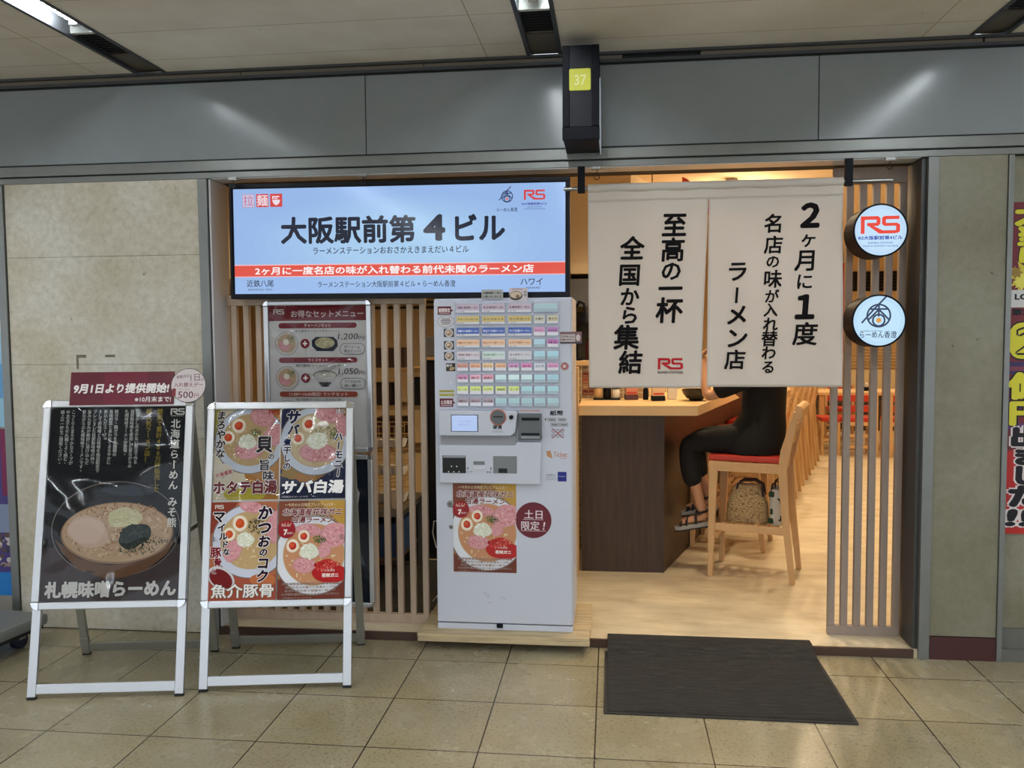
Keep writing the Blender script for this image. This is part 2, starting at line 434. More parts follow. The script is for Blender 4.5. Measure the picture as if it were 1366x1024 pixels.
# ceiling board with seams and pinholes
m, nt, b = node_mat('ceiling_board')
tc = nt.nodes.new('ShaderNodeTexCoord'); mp = nt.nodes.new('ShaderNodeMapping'); mp.inputs['Location'].default_value = (10, 10.1, 0)
nt.links.new(tc.outputs['Object'], mp.inputs[0])
br = nt.nodes.new('ShaderNodeTexBrick'); br.offset = 0
for k, v in (('Scale', 1), ('Mortar Size', .0022), ('Mortar Smooth', .1), ('Brick Width', 2.07), ('Row Height', .38)): br.inputs[k].default_value = v
br.inputs['Color1'].default_value = lin((238,234,228)); br.inputs['Color2'].default_value = lin((230,226,220)); br.inputs['Mortar'].default_value = lin((170,150,126))
nt.links.new(mp.outputs[0], br.inputs['Vector'])
n3 = noise_node(nt, tc.outputs['Object'], 30, 2); r3 = ramp(nt, n3.outputs[0], [(.22, (90,84,76)), (.28, (255,255,255))])
n4 = noise_node(nt, tc.outputs['Object'], 1.4, 5); r4 = ramp(nt, n4.outputs[0], [(.3, (222,214,200)), (.65, (255,255,255))])
c = mixc(nt, .7, br.outputs['Color'], r3.outputs[0], 'MULTIPLY'); c = mixc(nt, .8, c, r4.outputs[0], 'MULTIPLY')
nt.links.new(c, b.inputs['Base Color']); b.inputs['Roughness'].default_value = .8
# tiled splash wall
m, nt, b = node_mat('splash_tile')
tc = nt.nodes.new('ShaderNodeTexCoord'); mp = nt.nodes.new('ShaderNodeMapping'); mp.inputs['Rotation'].default_value = (PI/2, 0, 0)
nt.links.new(tc.outputs['Object'], mp.inputs[0])
br = nt.nodes.new('ShaderNodeTexBrick'); br.offset = 0
for k, v in (('Scale', 1), ('Mortar Size', .003), ('Brick Width', .05), ('Row Height', .05)): br.inputs[k].default_value = v
br.inputs['Color1'].default_value = lin((168,146,112)); br.inputs['Color2'].default_value = lin((150,128,98)); br.inputs['Mortar'].default_value = lin((214,196,160))
nt.links.new(mp.outputs[0], br.inputs['Vector']); nt.links.new(br.outputs[0], b.inputs['Base Color']); b.inputs['Roughness'].default_value = .3
# ribbed entrance mat
m, nt, b = node_mat('ribbed_carpet')
tc = nt.nodes.new('ShaderNodeTexCoord'); mp = nt.nodes.new('ShaderNodeMapping'); mp.inputs['Rotation'].default_value = (0, 0, math.radians(-28)); mp.inputs['Scale'].default_value = (5, 40, 1)
nt.links.new(tc.outputs['Object'], mp.inputs[0])
n1 = noise_node(nt, mp.outputs[0], 1.6, 6, .7); n2 = noise_node(nt, tc.outputs['Object'], 160, 2)
r1 = ramp(nt, n1.outputs[0], [(.3, (20,20,21)), (.5, (40,39,38)), (.75, (66,64,60))])
r2 = ramp(nt, n2.outputs[0], [(.3, (120,120,120)), (.6, (255,255,255))])
nt.links.new(mixc(nt, .8, r1.outputs[0], r2.outputs[0], 'MULTIPLY'), b.inputs['Base Color']); b.inputs['Roughness'].default_value = .95
bp = nt.nodes.new('ShaderNodeBump'); bp.inputs['Strength'].default_value = .6; bp.inputs['Distance'].default_value = .004
nt.links.new(n1.outputs[0], bp.inputs['Height']); nt.links.new(bp.outputs[0], b.inputs['Normal'])
# woven straw
m, nt, b = node_mat('woven_straw')
tc = nt.nodes.new('ShaderNodeTexCoord'); vo = nt.nodes.new('ShaderNodeTexVoronoi'); vo.inputs['Scale'].default_value = 95
mp = nt.nodes.new('ShaderNodeMapping'); mp.inputs['Scale'].default_value = (1, 1, 1.8); nt.links.new(tc.outputs['Object'], mp.inputs[0]); nt.links.new(mp.outputs[0], vo.inputs['Vector'])
r1 = ramp(nt, vo.outputs['Distance'], [(.1, (226,200,152)), (.55, (190,162,114)), (.9, (110,86,58))])
nt.links.new(r1.outputs[0], b.inputs['Base Color']); b.inputs['Roughness'].default_value = .8
bp = nt.nodes.new('ShaderNodeBump'); bp.inputs['Strength'].default_value = .5; bp.inputs['Distance'].default_value = .004; bp.invert = True
nt.links.new(vo.outputs['Distance'], bp.inputs['Height']); nt.links.new(bp.outputs[0], b.inputs['Normal'])
# ------------------------------------------------------------------ the setting
ZS = 0.042                      # shop floor above the concourse floor
struct('floor', MB().box((-9, -14, -.1), (9, 0.0, 0)), 'terrazzo_tile')
struct('floor', MB().box((-2.6, .004, -.1), (6.4, 10.2, ZS)), 'pale_vinyl')
mat('step_brown', (70,48,38), .5)
struct('trim_1', MB().box((-1.16, -.004, 0), (2.45, .004, ZS-.001)).box((-1.16, -.004, ZS-.001), (2.45, .012, ZS+.001)), 'step_brown')
STRIPS = (-3.50, -1.43, .638, 2.72, 4.79); HW = .078
cb = MB(); xs = [-9] + [v for x in STRIPS for v in (x-HW, x+HW)] + [9]
for i in range(0, len(xs), 2): cb.box((xs[i], -14, 3.0), (xs[i+1], .25, 3.12))
cb.box((-9, -14, 3.12), (9, .25, 3.16))
struct('ceiling', cb, 'ceiling_board')
mat('shop_ceiling', (244,226,194), .8)
struct('ceiling', MB().box((-2.6, .25, 2.9), (6.4, 10.2, 3.0)), 'shop_ceiling')
mat('far_wall', (150,146,136), .8)
# stone wall to the left, in four courses
wl = MB()
for z0, z1 in ((0.006, 1.068), (1.070, 1.470), (1.472, 2.052), (2.054, 2.448)): wl.box((-2.313, 0, z0), (-1.203, .1, z1))
struct('wall_left', wl, 'beige_stone')
struct('wall_left', MB().box((-2.32, .004, 0), (-1.2, .12, 2.46)), 'dark_gap')
struct('trim_2', MB().box((-2.362, -.012, 0), (-2.318, .12, 2.446)), 'trim_metal', bev=.003)
struct('wall_left', MB().box((-7, .06, 0), (-2.362, .16, 2.446)).box((-7, -.001, 0), (-2.363, .0595, .06)), 'far_wall')
# fascia of the shopfront: three metal sheets with trims
for nm, x0, x1 in (('wall_fascia', -7, -.2895), ('wall_fascia', -.2845, 1.9595), ('wall_fascia', 1.9645, 7)):
    struct(nm, MB().box((x0, 0, 2.548), (x1, .05, 2.945)), 'fascia_metal')
struct('wall_fascia', MB().box((-7, .006, 2.448), (7, .25, 3.0)), 'dark_gap')
struct('trim_3', MB().box((-7, -.012, 2.486), (7, .02, 2.540)), 'trim_metal', bev=.004)
struct('trim_4', MB().box((-7, -.004, 2.449), (7, .25, 2.480)), 'trim_metal', bev=.003)
mat('soffit_lit_tint', (214,218,226), .22)  # pale colour stands in for light on the lintel's underside
struct('trim_12', MB().box((-1.13, .002, 2.4455), (2.44, .13, 2.4488)), 'soffit_lit_tint')
mat('trim_dark', (74,76,80), .45, .5)
struct('trim_5', MB().box((-7, -.02, 2.953), (7, .02, 2.968)).box((-7, -.035, 2.988), (7, .02, 2.9995)), 'trim_dark')
mat('trim_bronze', (120,112,98), .45, .4)
tb = MB()
for x0, x1 in ((-7, -2.31), (-2.305, -.95), (-.945, .02), (.025, 1.02), (1.4, 2.7), (2.71, 7)): tb.box((x0, -.012, 2.969), (x1, .02, 2.987))
struct('trim_6', tb, 'trim_bronze')
# jambs
struct('trim_7', MB().box((-1.203, -.012, 0), (-1.152, .14, 2.446)), 'trim_metal', bev=.003)
mat('reveal_grey', (205,204,208), .22, 0)  # light grey also carries the display's reflection on this reveal
struct('trim_8', MB().box((-1.148, .004, ZS), (-1.138, .20, 2.446)), 'reveal_grey')
struct('trim_9', MB().box((2.470, -.012, 0), (2.520, .14, 2.446)), 'trim_metal', bev=.003)
mat('jamb_dark', (72,72,72), .4, .4)
struct('trim_10', MB().box((2.450, .02, ZS), (2.4695, .24, 2.446)), 'jamb_dark')
struct('wall_right', MB().box((2.523, 0, .118), (2.832, .1, 2.448)), 'worn_panel')
struct('wall_right', MB().box((2.515, .004, 0), (2.84, .12, 2.46)), 'dark_gap')
mat('dark_red_base', (66,30,30), .45)
struct('baseboard_right', MB().box((2.523, -.006, 0), (2.832, .05, .114)), 'dark_red_base')
struct('trim_11', MB().box((2.834, -.010, 0), (2.859, .14, 2.446)), 'trim_metal', bev=.003)
struct('wall_right', MB().box((2.859, .03, .16), (7, .13, 2.446)), 'worn_panel')
mat('grey_base', (98,98,92), .5)
struct('baseboard_right', MB().box((2.859, .026, .06), (7, .1, .158)).box((2.859, -.001, 0), (7, .1, .06)), 'grey_base')
# shop shell
struct('wall_back', MB().box((-2.6, 10.1, ZS), (6.4, 10.2, 2.9)), 'shop_wall')
struct('wall_left', MB().box((-2.6, .16, ZS), (-2.5, 10.1, 2.9)), 'shop_wall')
struct('wall_right', MB().box((6.3, .16, ZS), (6.4, 10.1, 2.9)), 'shop_wall')
struct('wall_kitchen', MB().box((-2.5, 3.5, ZS), (1.0, 3.6, 2.9)), 'shop_wall')
mat('bulkhead_beige', (238,222,192), .8)
struct('wall_bulkhead', MB().prism([(-2.5, 2.6), (1.12, 2.6), (1.43, 3.6), (-2.5, 3.6)], 2.10, 2.9), 'bulkhead_beige')
# ------------------------------------------------------------------ concourse strip lights
emit_mat('tube_light', (234,241,246), TUBE_POWER)
mat('light_reflector', (215,218,212), .35, .3)
mat('louver_black', (40,42,46), .4, noise=.3, nscale=90)
mat('plate_brown', (92,84,74), .5)
LNAMES = {-3.50: 'ceiling strip light beyond the left edge above the stone wall', -1.43: 'lit ceiling strip light at the top left corner above the stone wall',
          .638: 'ceiling strip light in the middle beside the hanging number box', 2.72: 'ceiling strip light at the top right corner above the pillar', 4.79: 'ceiling strip light beyond the right edge above the lottery poster'}
for x in STRIPS:
    t = thing('strip_light', LNAMES[x], 'ceiling light', (x, 0, 3.0), 0, 'concourse strip lights')
    for s in (-1, 1): MB().box((s*HW-.010, -13.9, -.004), (s*HW+.010, -.002, .10)).build('frame_rail', 'trim_dark', t)
    MB().box((-HW+.011, -.285, .012), (HW-.011, -.002, .02)).build('end_plate', 'plate_brown', t)
    lv = MB().box((-HW+.011, -.575, .034), (HW-.011, -.287, .04))
    for k in range(9): lv.box((-HW+.011, -.572+k*.032, .016), (HW-.011, -.568+k*.032, .034))
    lv.build('louver', 'louver_black', t)
    rf = MB().box((-HW+.011, -13.9, .092), (HW-.011, -.577, .10)).box((-HW+.011, -.600, .010), (HW-.011, -.577, .092))
    rf.build('reflector', 'light_reflector', t)
    for k in range(10):
        y1 = -.68 - k*1.24; y0 = y1 - 1.17
        tb = MB().tube([(0, y0, .045), (0, y1, .045)], .0165, 12).build('tube', 'tube_light', t, smooth=True)
        MB().box((-.02, y1, .02), (.02, y1+.03, .09)).build('socket', 'white_paint', tb); MB().box((-.02, y0-.03, .02), (.02, y0, .09)).build('socket', 'white_paint', tb)
# ------------------------------------------------------------------ shop downlights
emit_mat('warm_lens', (255,226,180), 6.0)
def downlight(x, y, z=2.9, label='', p=1.0, ang=150):
    t = thing('downlight', label, 'ceiling light', (x, y, z), 0, 'warm downlights in the shop')
    MB().lathe([(.075, -.001), (.075, -.012), (.055, -.012), (.055, -.001)], n=28).build('rim', 'white_paint', t, smooth=True)
    MB().lathe([(.054, -.006), (.0, -.006)], n=28).build('lens', 'warm_lens', t)
    l = bpy.data.lights.new('lamp', 'SPOT'); l.energy = WARM_POWER*p*4; l.color = (1.0, .77, .48); l.shadow_soft_size = .05
    l.spot_size = math.radians(ang); l.spot_blend = .6
    lo = bpy.data.objects.new('lamp', l); COL.objects.link(lo); lo.parent = t; lo.location = (0, 0, -.03)
for i, (x, y, p, s) in enumerate(((1.85, .75, .8, 'warm downlight nearest the doorway curtain'), (2.2, 2.1, 1.0, 'lit warm downlight seen above the right half of the curtain'), (3.3, 2.6, .9, 'warm downlight over the aisle right of the stools'), (2.9, 4.4, 1.1, 'warm downlight over the middle of the stool row'),
    (4.3, 5.2, 1.1, 'warm downlight before the far table'), (3.6, 7.2, 1.1, 'warm downlight over the far dining table'), (5.2, 8.2, 1.2, 'warm downlight nearest the back wall'), (1.45, 1.45, .45, 'warm downlight over the near end of the counter'), (.9, .8, .2, 'warm downlight behind the ticket machine'), (-.5, 1.2, .15, 'warm downlight behind the left slat screen'), (-1.5, 2.2, .35, 'warm downlight over the dish racks'))):
    downlight(x, y, 2.9, s, p)
# ------------------------------------------------------------------ slat screens
def slat_screen(x_first, pitch, n, width, y, ztop, zslat, label, x0, x1, m):
    t = thing('slat_screen', label, 'screen', ((x0+x1)/2, y, ZS)); cx = (x0+x1)/2
    MB().box((x0-cx, 0, 0), (x1-cx, .034, .050)).build('bottom_rail', m, t, bev=.003)
    MB().box((x0-cx, 0, zslat), (x1-cx, .034, ztop)).build('top_rail', m, t, bev=.003)
    for k in range(n):
        x = x_first + pitch*k - cx
        MB().box((x, 0.001, .0505), (x+width, .033, zslat-.0005)).build('slat', m, t, bev=.0025)
slat_screen(-1.110, .0703, 16, .031, .145, 1.84-ZS, 1.785-ZS, 'long pale wooden slat screen below the wide display, behind the two poster stands', -1.137, -.022, 'slat_wood')
slat_screen(2.0835, .0645, 6, .034, .18, 2.44-ZS, 2.36-ZS, 'tall narrow greyish wooden slat screen at the right of the doorway', 2.0835, 2.440, 'slat_wood_grey')
# ------------------------------------------------------------------ wide display
t = thing('wall_display', 'wide black-framed screen with the blue-white station-style shop sign', 'display', (-.146, .03, 2.113)); t.rotation_euler = (0, math.radians(.35), 0)
DW, DH = 1.806, .605
MB().box((-DW/2, .004, -DH/2), (DW/2, .075, DH/2)).build('housing', 'black_plastic', t, bev=.006)
bz = MB(); q = .021
bz.box((-DW/2, -.004, DH/2-q), (DW/2, .004, DH/2)).box((-DW/2, -.004, -DH/2), (DW/2, .004, -DH/2+q+.004)).box((-DW/2, -.004, -DH/2+q+.004), (-DW/2+q*.7, .004, DH/2-q)).box((DW/2-q*.7, -.004, -DH/2+q+.004), (DW/2, .004, DH/2-q))
bz.build('bezel', 'black_plastic', t, bev=.002)
MB().box((-.5, .075, -.1), (.5, .12, .1)).build('mounting_bracket', 'dark_gap', t)
a = Art(450, 141, .00391, (152,186,236))
def X(u): return u - 305.5 - 0.0
INK = (26,32,52)
def dv(u, v): return (u-306.5)/(758-306.5)*450, (v-(250.0 - (u-306)*.0125))/(141.0)*141
for k in range(9): a.disc(225, 74, 215-17*k, (153+2*k, 187+2.4*k, 236+.6*k), ry=68-4.6*k, box=(0, 0, 450, 141), n=56)
RED = (226,78,62)
a.rect(0, 101.5, 450, 103, (240,190,195)); a.rect(0, 103, 450, 117.5, RED); a.rect(0, 117.5, 450, 118.6, (240,190,195))
a.rect(13, 7, 30, 24.5, (218,110,130)); a.rect(13.5, 7.5, 29.5, 24, (196,200,232)); a.text('拉', 21.5, 15.5, 15, (210,100,124))
a.rect(32.5, 7, 49.5, 24.5, (214,72,74)); a.text('麺', 41, 15.5, 16, (240,225,235), bold=.02)
a.rect(52, 7, 69, 24.5, (214,72,74)); a.poly([(55,15),(66,15),(65,19),(62,22),(59,22),(56,19)], (240,225,235)); a.rect(55, 10, 65, 11.6, (240,225,235)); a.rect(55, 10, 57, 14, (240,225,235)); a.poly([(58,12.5),(63,12.5),(63,13.8),(58,13.8)], (240,225,235))
a.text('大阪駅前第', 159, 56.5, w=186, h=37, c=INK, bold=.034)
a.text('4', 277, 55.5, w=30, h=35, c=INK, bold=.04); a.text('ビル', 338, 56, w=67, h=35, c=INK, bold=.036)
a.text('ラーメンステーションおおさかえきまえだい４ビル', 217, 84, w=212, h=9.5, c=INK, bold=.012)
a.text('2ヶ月に一度名店の味が入れ替わる前代未聞のラーメン店', 219, 110.2, w=380, h=11, c=(250,240,240), bold=.03)
a.text('近鉄八尾', 36, 127, w=38, h=9.5, c=INK, bold=.01); a.text('KINTETSU YAO', 36, 135.4, w=34, h=2.6, c=INK)
a.text('ラーメンステーション大阪駅前第４ビル × らーめん香澄', 211, 129, w=188, h=8.6, c=INK, bold=.008)
a.text('ハワイ', 406, 127.5, w=29, h=9, c=INK, bold=.012); a.text('HAWAII', 408, 135.6, w=18, h=2.8, c=INK)
kasumi_logo(a, 374, 17, 12.5, (40,56,96), (230,110,110)); a.text('らーめん香澄', 374, 34, w=27, h=5.4, c=(40,56,96), bold=.01)
rs_logo(a, 396, 9, 28, (214,70,74)); a.text('RS大阪駅前第4ビル', 410, 27, w=33, h=3.2, c=(60,70,160), bold=.03); a.text('RAMEN STATION', 410, 31, w=18, h=1.6, c=(60,70,120)); a.text('OSAKA EKIMAE 4 BUILDING', 410, 33.6, w=28, h=1.5, c=(60,70,120))
sc = a.build('screen', 'screen_glow', t, M=Matrix.Translation((0, -.0005, -DH/2+.027)) @ Matrix.Diagonal((1.0, 1, 1, 1)))
# ------------------------------------------------------------------ wooden pallet and ticket machine
t = thing('wooden_pallet', 'flat pale wooden pallet base carrying the ticket machine', 'pallet', (.418, .16, ZS+.002))
for k, (y0, y1) in enumerate(((-.285, -.165), (-.160, -.04), (-.035, .085), (.09, .28))):
    MB().box((-.445+.004*(k % 2), y0, .028), (.437+.003*(k % 3), y1, .044)).build('board', 'pallet_wood', t, bev=.002)
for x in (-.42, .0, .41): MB().box((x-.022, -.265, 0), (x+.022, .27, .0275)).build('runner', 'pallet_wood', t)
MB().box((-.443, -.286, .004), (.438, -.266, .0275)).build('front_edge_board', 'pallet_wood', t, bev=.002)
MZ0 = ZS + .0465
t = thing('ticket_machine', 'tall light grey meal ticket vending machine with lit buttons on the wooden pallet', 'ticket machine', (.4165, -.045, MZ0))
KU = .708/181.0; KV = 1.712/440.5
def mx(u): return (u-581)*KU - .354
def mz(v): return (839.5-v)*KV
MWD = .354
MB().box((-MWD, .012, .0367), (MWD, .47, 1.713)).build('cabinet', 'machine_grey', t, bev=.008)
MB().box((-MWD+.002, .002, 0), (MWD-.002, .468, .0305)).build('plinth', 'machine_grey', t, bev=.003)
MB().box((-MWD+.004, .012, .0307), (MWD-.004, .46, .0365)).build('plinth_gap', 'dark_gap', t)
dr = MB().box((-MWD+.002, 0, .0365), (MWD-.006, .0115, mz(402))).build('front_door', 'machine_grey', t, bev=.004)
MB().box((mx(661), -.006, mz(836)), (mx(669), 0.011, mz(830))).build('latch', 'black_plastic', t)
# selection panel recess and buttons
pn = MB().box((mx(609.5), -.004, mz(542)), (mx(746), -.0004, mz(403.5))).build('button_panel', 'machine_grey', t, bev=.001)
ROWS = [(406,418), (421.5,433), (436.5,448.5), (452,463.5), (467.5,479.5), (483,494), (498,509.2), (513,524.5), (528.5,540)]
NC = [(611.7,627.2), (628.5,644), (645.2,660.5), (662,677.2), (679,694), (695.7,710.8), (712.5,727.6), (729.6,745)]
WCD = [(611.7,642.7), (645.2,676), (679.2,710.4)]
PALE = (186,214,222)
def button(x0, x1, r, kind, s='', c=PALE, tc=(60,40,60)):
    v0, v1 = ROWS[r]; w, h = (x1-x0), (v1-v0)
    a = Art(w, h, KU); d = .010
    a.mb.box((-w*KU/2, .0005, 0), (w*KU/2, d, h*KV), (120,128,150))
    a.rect(.5, .5, w-.5, h-.5, (222,226,232))
    if kind == 'full': a.rect(.7, .7, w-.7, h*.72, c); a.rect(.7, h*.72, w-.7, h-.7, (205,206,214))
    elif kind == 'band': a.rect(.7, .7, w-.7, h*.58, c); a.rect(.7, h*.58, w-.7, h-.7, (214,214,222))
    elif kind == 'blank': a.rect(.7, .7, w-.7, h*.62, c); a.rect(.7, h*.62, w-.7, h-.7, (160,180,192))
    if s:
        a.text(s, w/2, h*.42, w=w*(.86 if w > 20 else .7), h=h*.26, c=tc, bold=.02)
        if w > 20: a.text('¥1,000', w*.22, h*.84, w=w*.26, h=h*.15, c=(70,70,80))
    o = a.build('button', 'button_print', t, M=Matrix.Translation(((mx((x0+x1)/2)), -.0145, mz(v1))))
    return o
# row by row, as printed
PUR = (190,172,190)
for i, s in enumerate(('特製札幌味噌らーめん', '味玉札幌味噌らーめん', '札幌味噌らーめん')): button(*WCD[i], 0, 'full', s, PUR, (70,24,50))
button(712.8, 744, 0, 'blank', '', (172,200,208))
for i, s in enumerate(('チャーハンセット', 'ライスセット', 'ランチセット')): button(*WCD[i], 1, 'full', s, (196,176,112), (60,44,10))
button(*NC[6], 1, 'full', '大盛り', (196,196,178)); button(*NC[7], 1, 'full', '替え玉', (196,190,160))
for i, s in enumerate(('特製サバ白湯ラーメン', '味玉サバ白湯ラーメン', 'サバ白湯ラーメン')): button(*WCD[i], 2, 'full', s, (62,92,168), (226,232,246))
button(*NC[6], 2, 'band', 'チャーシュー', (206,150,190)); button(*NC[7], 2, 'band', 'まぜそば', (178,122,180))
for i, s in enumerate(('特製ホタテ白湯ラーメン', '味玉ホタテ白湯ラーメン', 'ホタテ白湯ラーメン')): button(*WCD[i], 3, 'full', s, (226,188,156), (150,92,56))
button(*NC[6], 3, 'blank', '', (176,210,226)); button(*NC[7], 3, 'band', '味玉', (186,112,176))
for i, s in enumerate(('特製魚介豚骨ラーメン', '味玉魚介豚骨ラーメン', '魚介豚骨ラーメン')): button(*WCD[i], 4, 'full', s, ((206,198,206), (200,216,212), (206,204,212))[i], ((110,60,80), (90,130,110), (120,116,130))[i])
for i in (6, 7): button(*NC[i], 4, 'blank', '', (170,214,228))
for i, (s, c) in enumerate((('チャーハン', (206,150,136)), ('半チャーハン', (226,170,140)), ('ライス', (232,196,150)), ('小ライス', (232,180,140)), ('ネギ', (206,150,196)), ('のり', (214,130,180)), ('メンマ', (200,206,220)), ('コーン', (214,150,190)))): button(*NC[i], 5, 'band', s, c)
for i, (s, c) in enumerate((('味玉', (206,140,180)), ('餃子', (226,170,190)), ('唐揚げ', (232,160,180)))): button(*NC[i], 6, 'band', s, c)
for i in range(3, 8): button(*NC[i], 6, 'blank', '', ((206,236,240), (216,240,240), (212,238,240), (176,216,226), (166,206,222))[i-3])
for i, s in enumerate(('ビール', 'ハイボール', 'レモンサワー', '烏龍茶', 'コーラ')): button(*NC[i], 7, 'band', s, (212,226,140), (90,100,40))
for i in range(5, 8): button(*NC[i], 7, 'blank', '', (172,216,226))
for i, s in enumerate(('特製カニ', '味玉カニ', 'カニ白湯')): button(*NC[i], 8, 'band', s, (168,150,160), (70,40,50))
for i in range(3, 8): button(*NC[i], 8, 'blank', '', (170,204,210))
# stickers printed on the door beside the buttons
def decal(name, u0, v0, u1, v1, fn, y=-.0006, mt='printed'):
    w, h = u1-u0, v1-v0; a = Art(w, h, KU); fn(a, w, h)
    return a.build(name, mt, t, M=Matrix.Translation((mx((u0+u1)/2), y, mz(v1))))
def d_arrow(s):
    def f(a, w, h):
        a.poly([(0,0),(w*.86,0),(w*.86,h*.35),(w,h*.5),(w*.86,h*.65),(w*.86,h),(0,h)], (98,34,46)); a.text(s, w*.43, h*.46, w=w*.74, h=h*.5, c=(240,225,228), bold=.03); a.rect(w*.08, h*.8, w*.78, h*.86, (226,200,205))
    return f
decal('arrow_sticker', 586.8, 409, 607.5, 420, d_arrow('期間限定')); decal('arrow_sticker', 588, 530, 609, 541, d_arrow('土日限定'))
def d_oval(a, w, h):
    a.disc(w/2, h/2, w/2, (60,60,66), ry=h/2); a.disc(w/2, h/2, w/2-.4, (206,204,210), ry=h/2-.4)
    for k in range(4): a.rect(w*(.25-.05*(k in (1,2))), h*(.26+.14*k), w*(.75+.05*(k in (1,2))), h*(.32+.14*k), (90,70,80))
decal('oval_sticker', 586.5, 421, 608.5, 436.5, d_oval)
for v, sd in ((438.2, 1), (454.5, 2), (468.8, 3)):
    def d_bowl(a, w, h, sd=sd):
        a.rect(0, 0, w, h, (66,62,66)); a.disc(w/2, h/2, w*.4, (206,204,206)); a.disc(w/2, h/2, w*.3, (176,150,120)); a.disc(w*.42, h*.42, w*.1, (222,214,200)); a.disc(w*.6, h*.55, w*.1, (196,140,140)); a.disc(w*.5, h*.66, w*.07, (70,90,60))
    decal('bowl_sticker', 594.5, v, 608, v+11, d_bowl)
def d_dark(a, w, h):
    a.rect(0, 0, w, h, (52,46,44)); a.text('餃子', w*.34, h*.3, w*.3, (230,225,220), bold=.03); a.disc(w*.62, h*.68, w*.3, (176,150,110), ry=h*.2, rot=-.3)
decal('side_dish_sticker', 597, 483.5, 610, 494, d_dark)
def d_yel(a, w, h):
    a.rect(0, 0, w, h*.38, (176,168,84)); a.text('お酒は20歳から', w/2, h*.2, w=w*.86, h=h*.22, c=(50,48,20)); a.rect(0, h*.56, w, h, (186,180,96)); a.text('学生証提示でお得', w/2, h*.78, w=w*.86, h=h*.24, c=(50,48,20))
decal('yellow_sticker', 587.5, 519, 607.5, 527, d_yel)
def d_rd(a, w, h):
    a.disc(w/2, h/2, w/2, (150,62,66)); a.ring(w/2, h/2, w*.44, w*.05, (226,200,200)); a.text('新', w/2, h/2, w*.5, (236,214,214), bold=.03)
decal('round_red_sticker', 747, 482.5, 757.5, 493.5, d_rd)
def d_screw(a, w, h): a.disc(w/2, h/2, w/2, (225,225,228))
decal('screw', 601.8, 507.8, 604.2, 510.2, d_screw)
# coin and note section
hd = MB()
hd.prism_y([(mx(588.5),mz(575)),(mx(592),mz(577.8)),(mx(683),mz(577.8)),(mx(689),mz(573)),(mx(692),mz(545.5)),(mx(588.5),mz(544.5))], -.052, -.0005)
hood = hd.build('coin_hood', 'machine_grey', t, bev=.006)
MB().prism_y([(mx(587),mz(641.5)),(mx(720),mz(642)),(mx(722.5),mz(586)),(mx(690),mz(586)),(mx(688),mz(591)),(mx(587),mz(591))], -.026, -.0005).build('tray_panel', 'machine_grey', t, bev=.006)
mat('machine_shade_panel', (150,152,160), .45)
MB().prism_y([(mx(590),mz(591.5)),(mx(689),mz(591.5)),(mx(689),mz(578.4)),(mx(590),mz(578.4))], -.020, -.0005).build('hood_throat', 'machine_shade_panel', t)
def facec(name, u0, v0, u1, v1, y0, y1, m, bev=.001): return MB().box((mx(u0), y0, mz(v1)), (mx(u1), y1, mz(v0))).build(name, m, t, bev=bev)
facec('display_bezel', 605.3, 550.2, 640.8, 572.3, -.0545, -.0522, 'black_plastic')
a = Art(33.6, 20.6, KU, (176,198,238)); a.text('いらっしゃいませ', 17, 8, w=16, h=2, c=(110,130,190)); a.text('お金を入れて下さい', 17, 12, w=17, h=2, c=(110,130,190)); a.rect(1, 1, 32.6, 1.4, (200,214,244))
a.build('display', 'screen_glow', t, M=Matrix.Translation((mx(623), -.0547, mz(571.6))))
mat('orange_ring', (206,110,80), .4); mat('slot_grey', (92,96,100), .4)
MB().lathe([(10.6*KU, 0), (10.6*KU, .002), (9.6*KU, .002)], (mx(667), -.0523, mz(553.2)), 32, axis='y').build('coin_ring', 'orange_ring', t)
cs = MB().lathe([(9.3*KU, 0), (9.3*KU, .005), (8.6*KU, .006)], (mx(667), -.0523, mz(553.2)), 32, axis='y').build('coin_slot', 'slot_grey', t)
MB().box((mx(661), -.0592, mz(553.4)), (mx(673), -.0586, mz(551.8))).build('slot_opening', 'dark_gap', cs)
MB().lathe([(2.8*KU, 0), (2.8*KU, .006), (2.0*KU, .008)], (mx(684), -.0523, mz(553.2)), 20, axis='y').build('return_lever', 'black_plastic', t, smooth=True)
def d_coin(a, w, h):
    a.text('硬貨', w/2, h*.34, w=w*.86, h=h*.5, c=(40,42,50), bold=.03)
    for k in range(5): a.ring(w*(.1+.2*k), h*.84, w*.09, w*.018, (70,72,80))
decal('coin_lettering', 659, 562, 673, 573.8, d_coin, -.0526)
bu = facec('note_reader', 692.3, 549.2, 722.4, 583, -.040, -.0005, 'slot_grey', .003)
for nm, a4, mt in (('note_slot', (697, 554, 720, 557.8), 'black_plastic'), ('note_slot', (696.5, 574, 720, 577), 'black_plastic')):
    MB().box((mx(a4[0]), -.0412, mz(a4[3])), (mx(a4[2]), -.0402, mz(a4[1]))).build(nm, mt, bu)
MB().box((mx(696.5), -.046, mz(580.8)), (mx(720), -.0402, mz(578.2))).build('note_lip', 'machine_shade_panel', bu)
def d_or(a, w, h): a.rect(0, 0, w, h, (214,140,112))
decal('orange_strip', 694, 545.4, 720, 546.6, d_or)
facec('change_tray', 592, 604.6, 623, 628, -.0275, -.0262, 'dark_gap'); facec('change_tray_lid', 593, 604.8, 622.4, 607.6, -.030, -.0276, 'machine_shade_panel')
facec('ticket_tray', 659, 604.9, 690, 627.6, -.0275, -.0262, 'grey_plastic'); facec('ticket_tray_mouth', 666, 621, 677.5, 627, -.0282, -.0277, 'dark_gap')
cn = MB()
for u, v in ((600,626.2),(607,626.2),(614,626.2),(604,619),(611,619)): cn.lathe([(.9*KU,0),(.9*KU,.001)], (mx(u), -.0278, mz(v)), 12, axis='y')
cn.build('drain_studs', 'chrome', t)
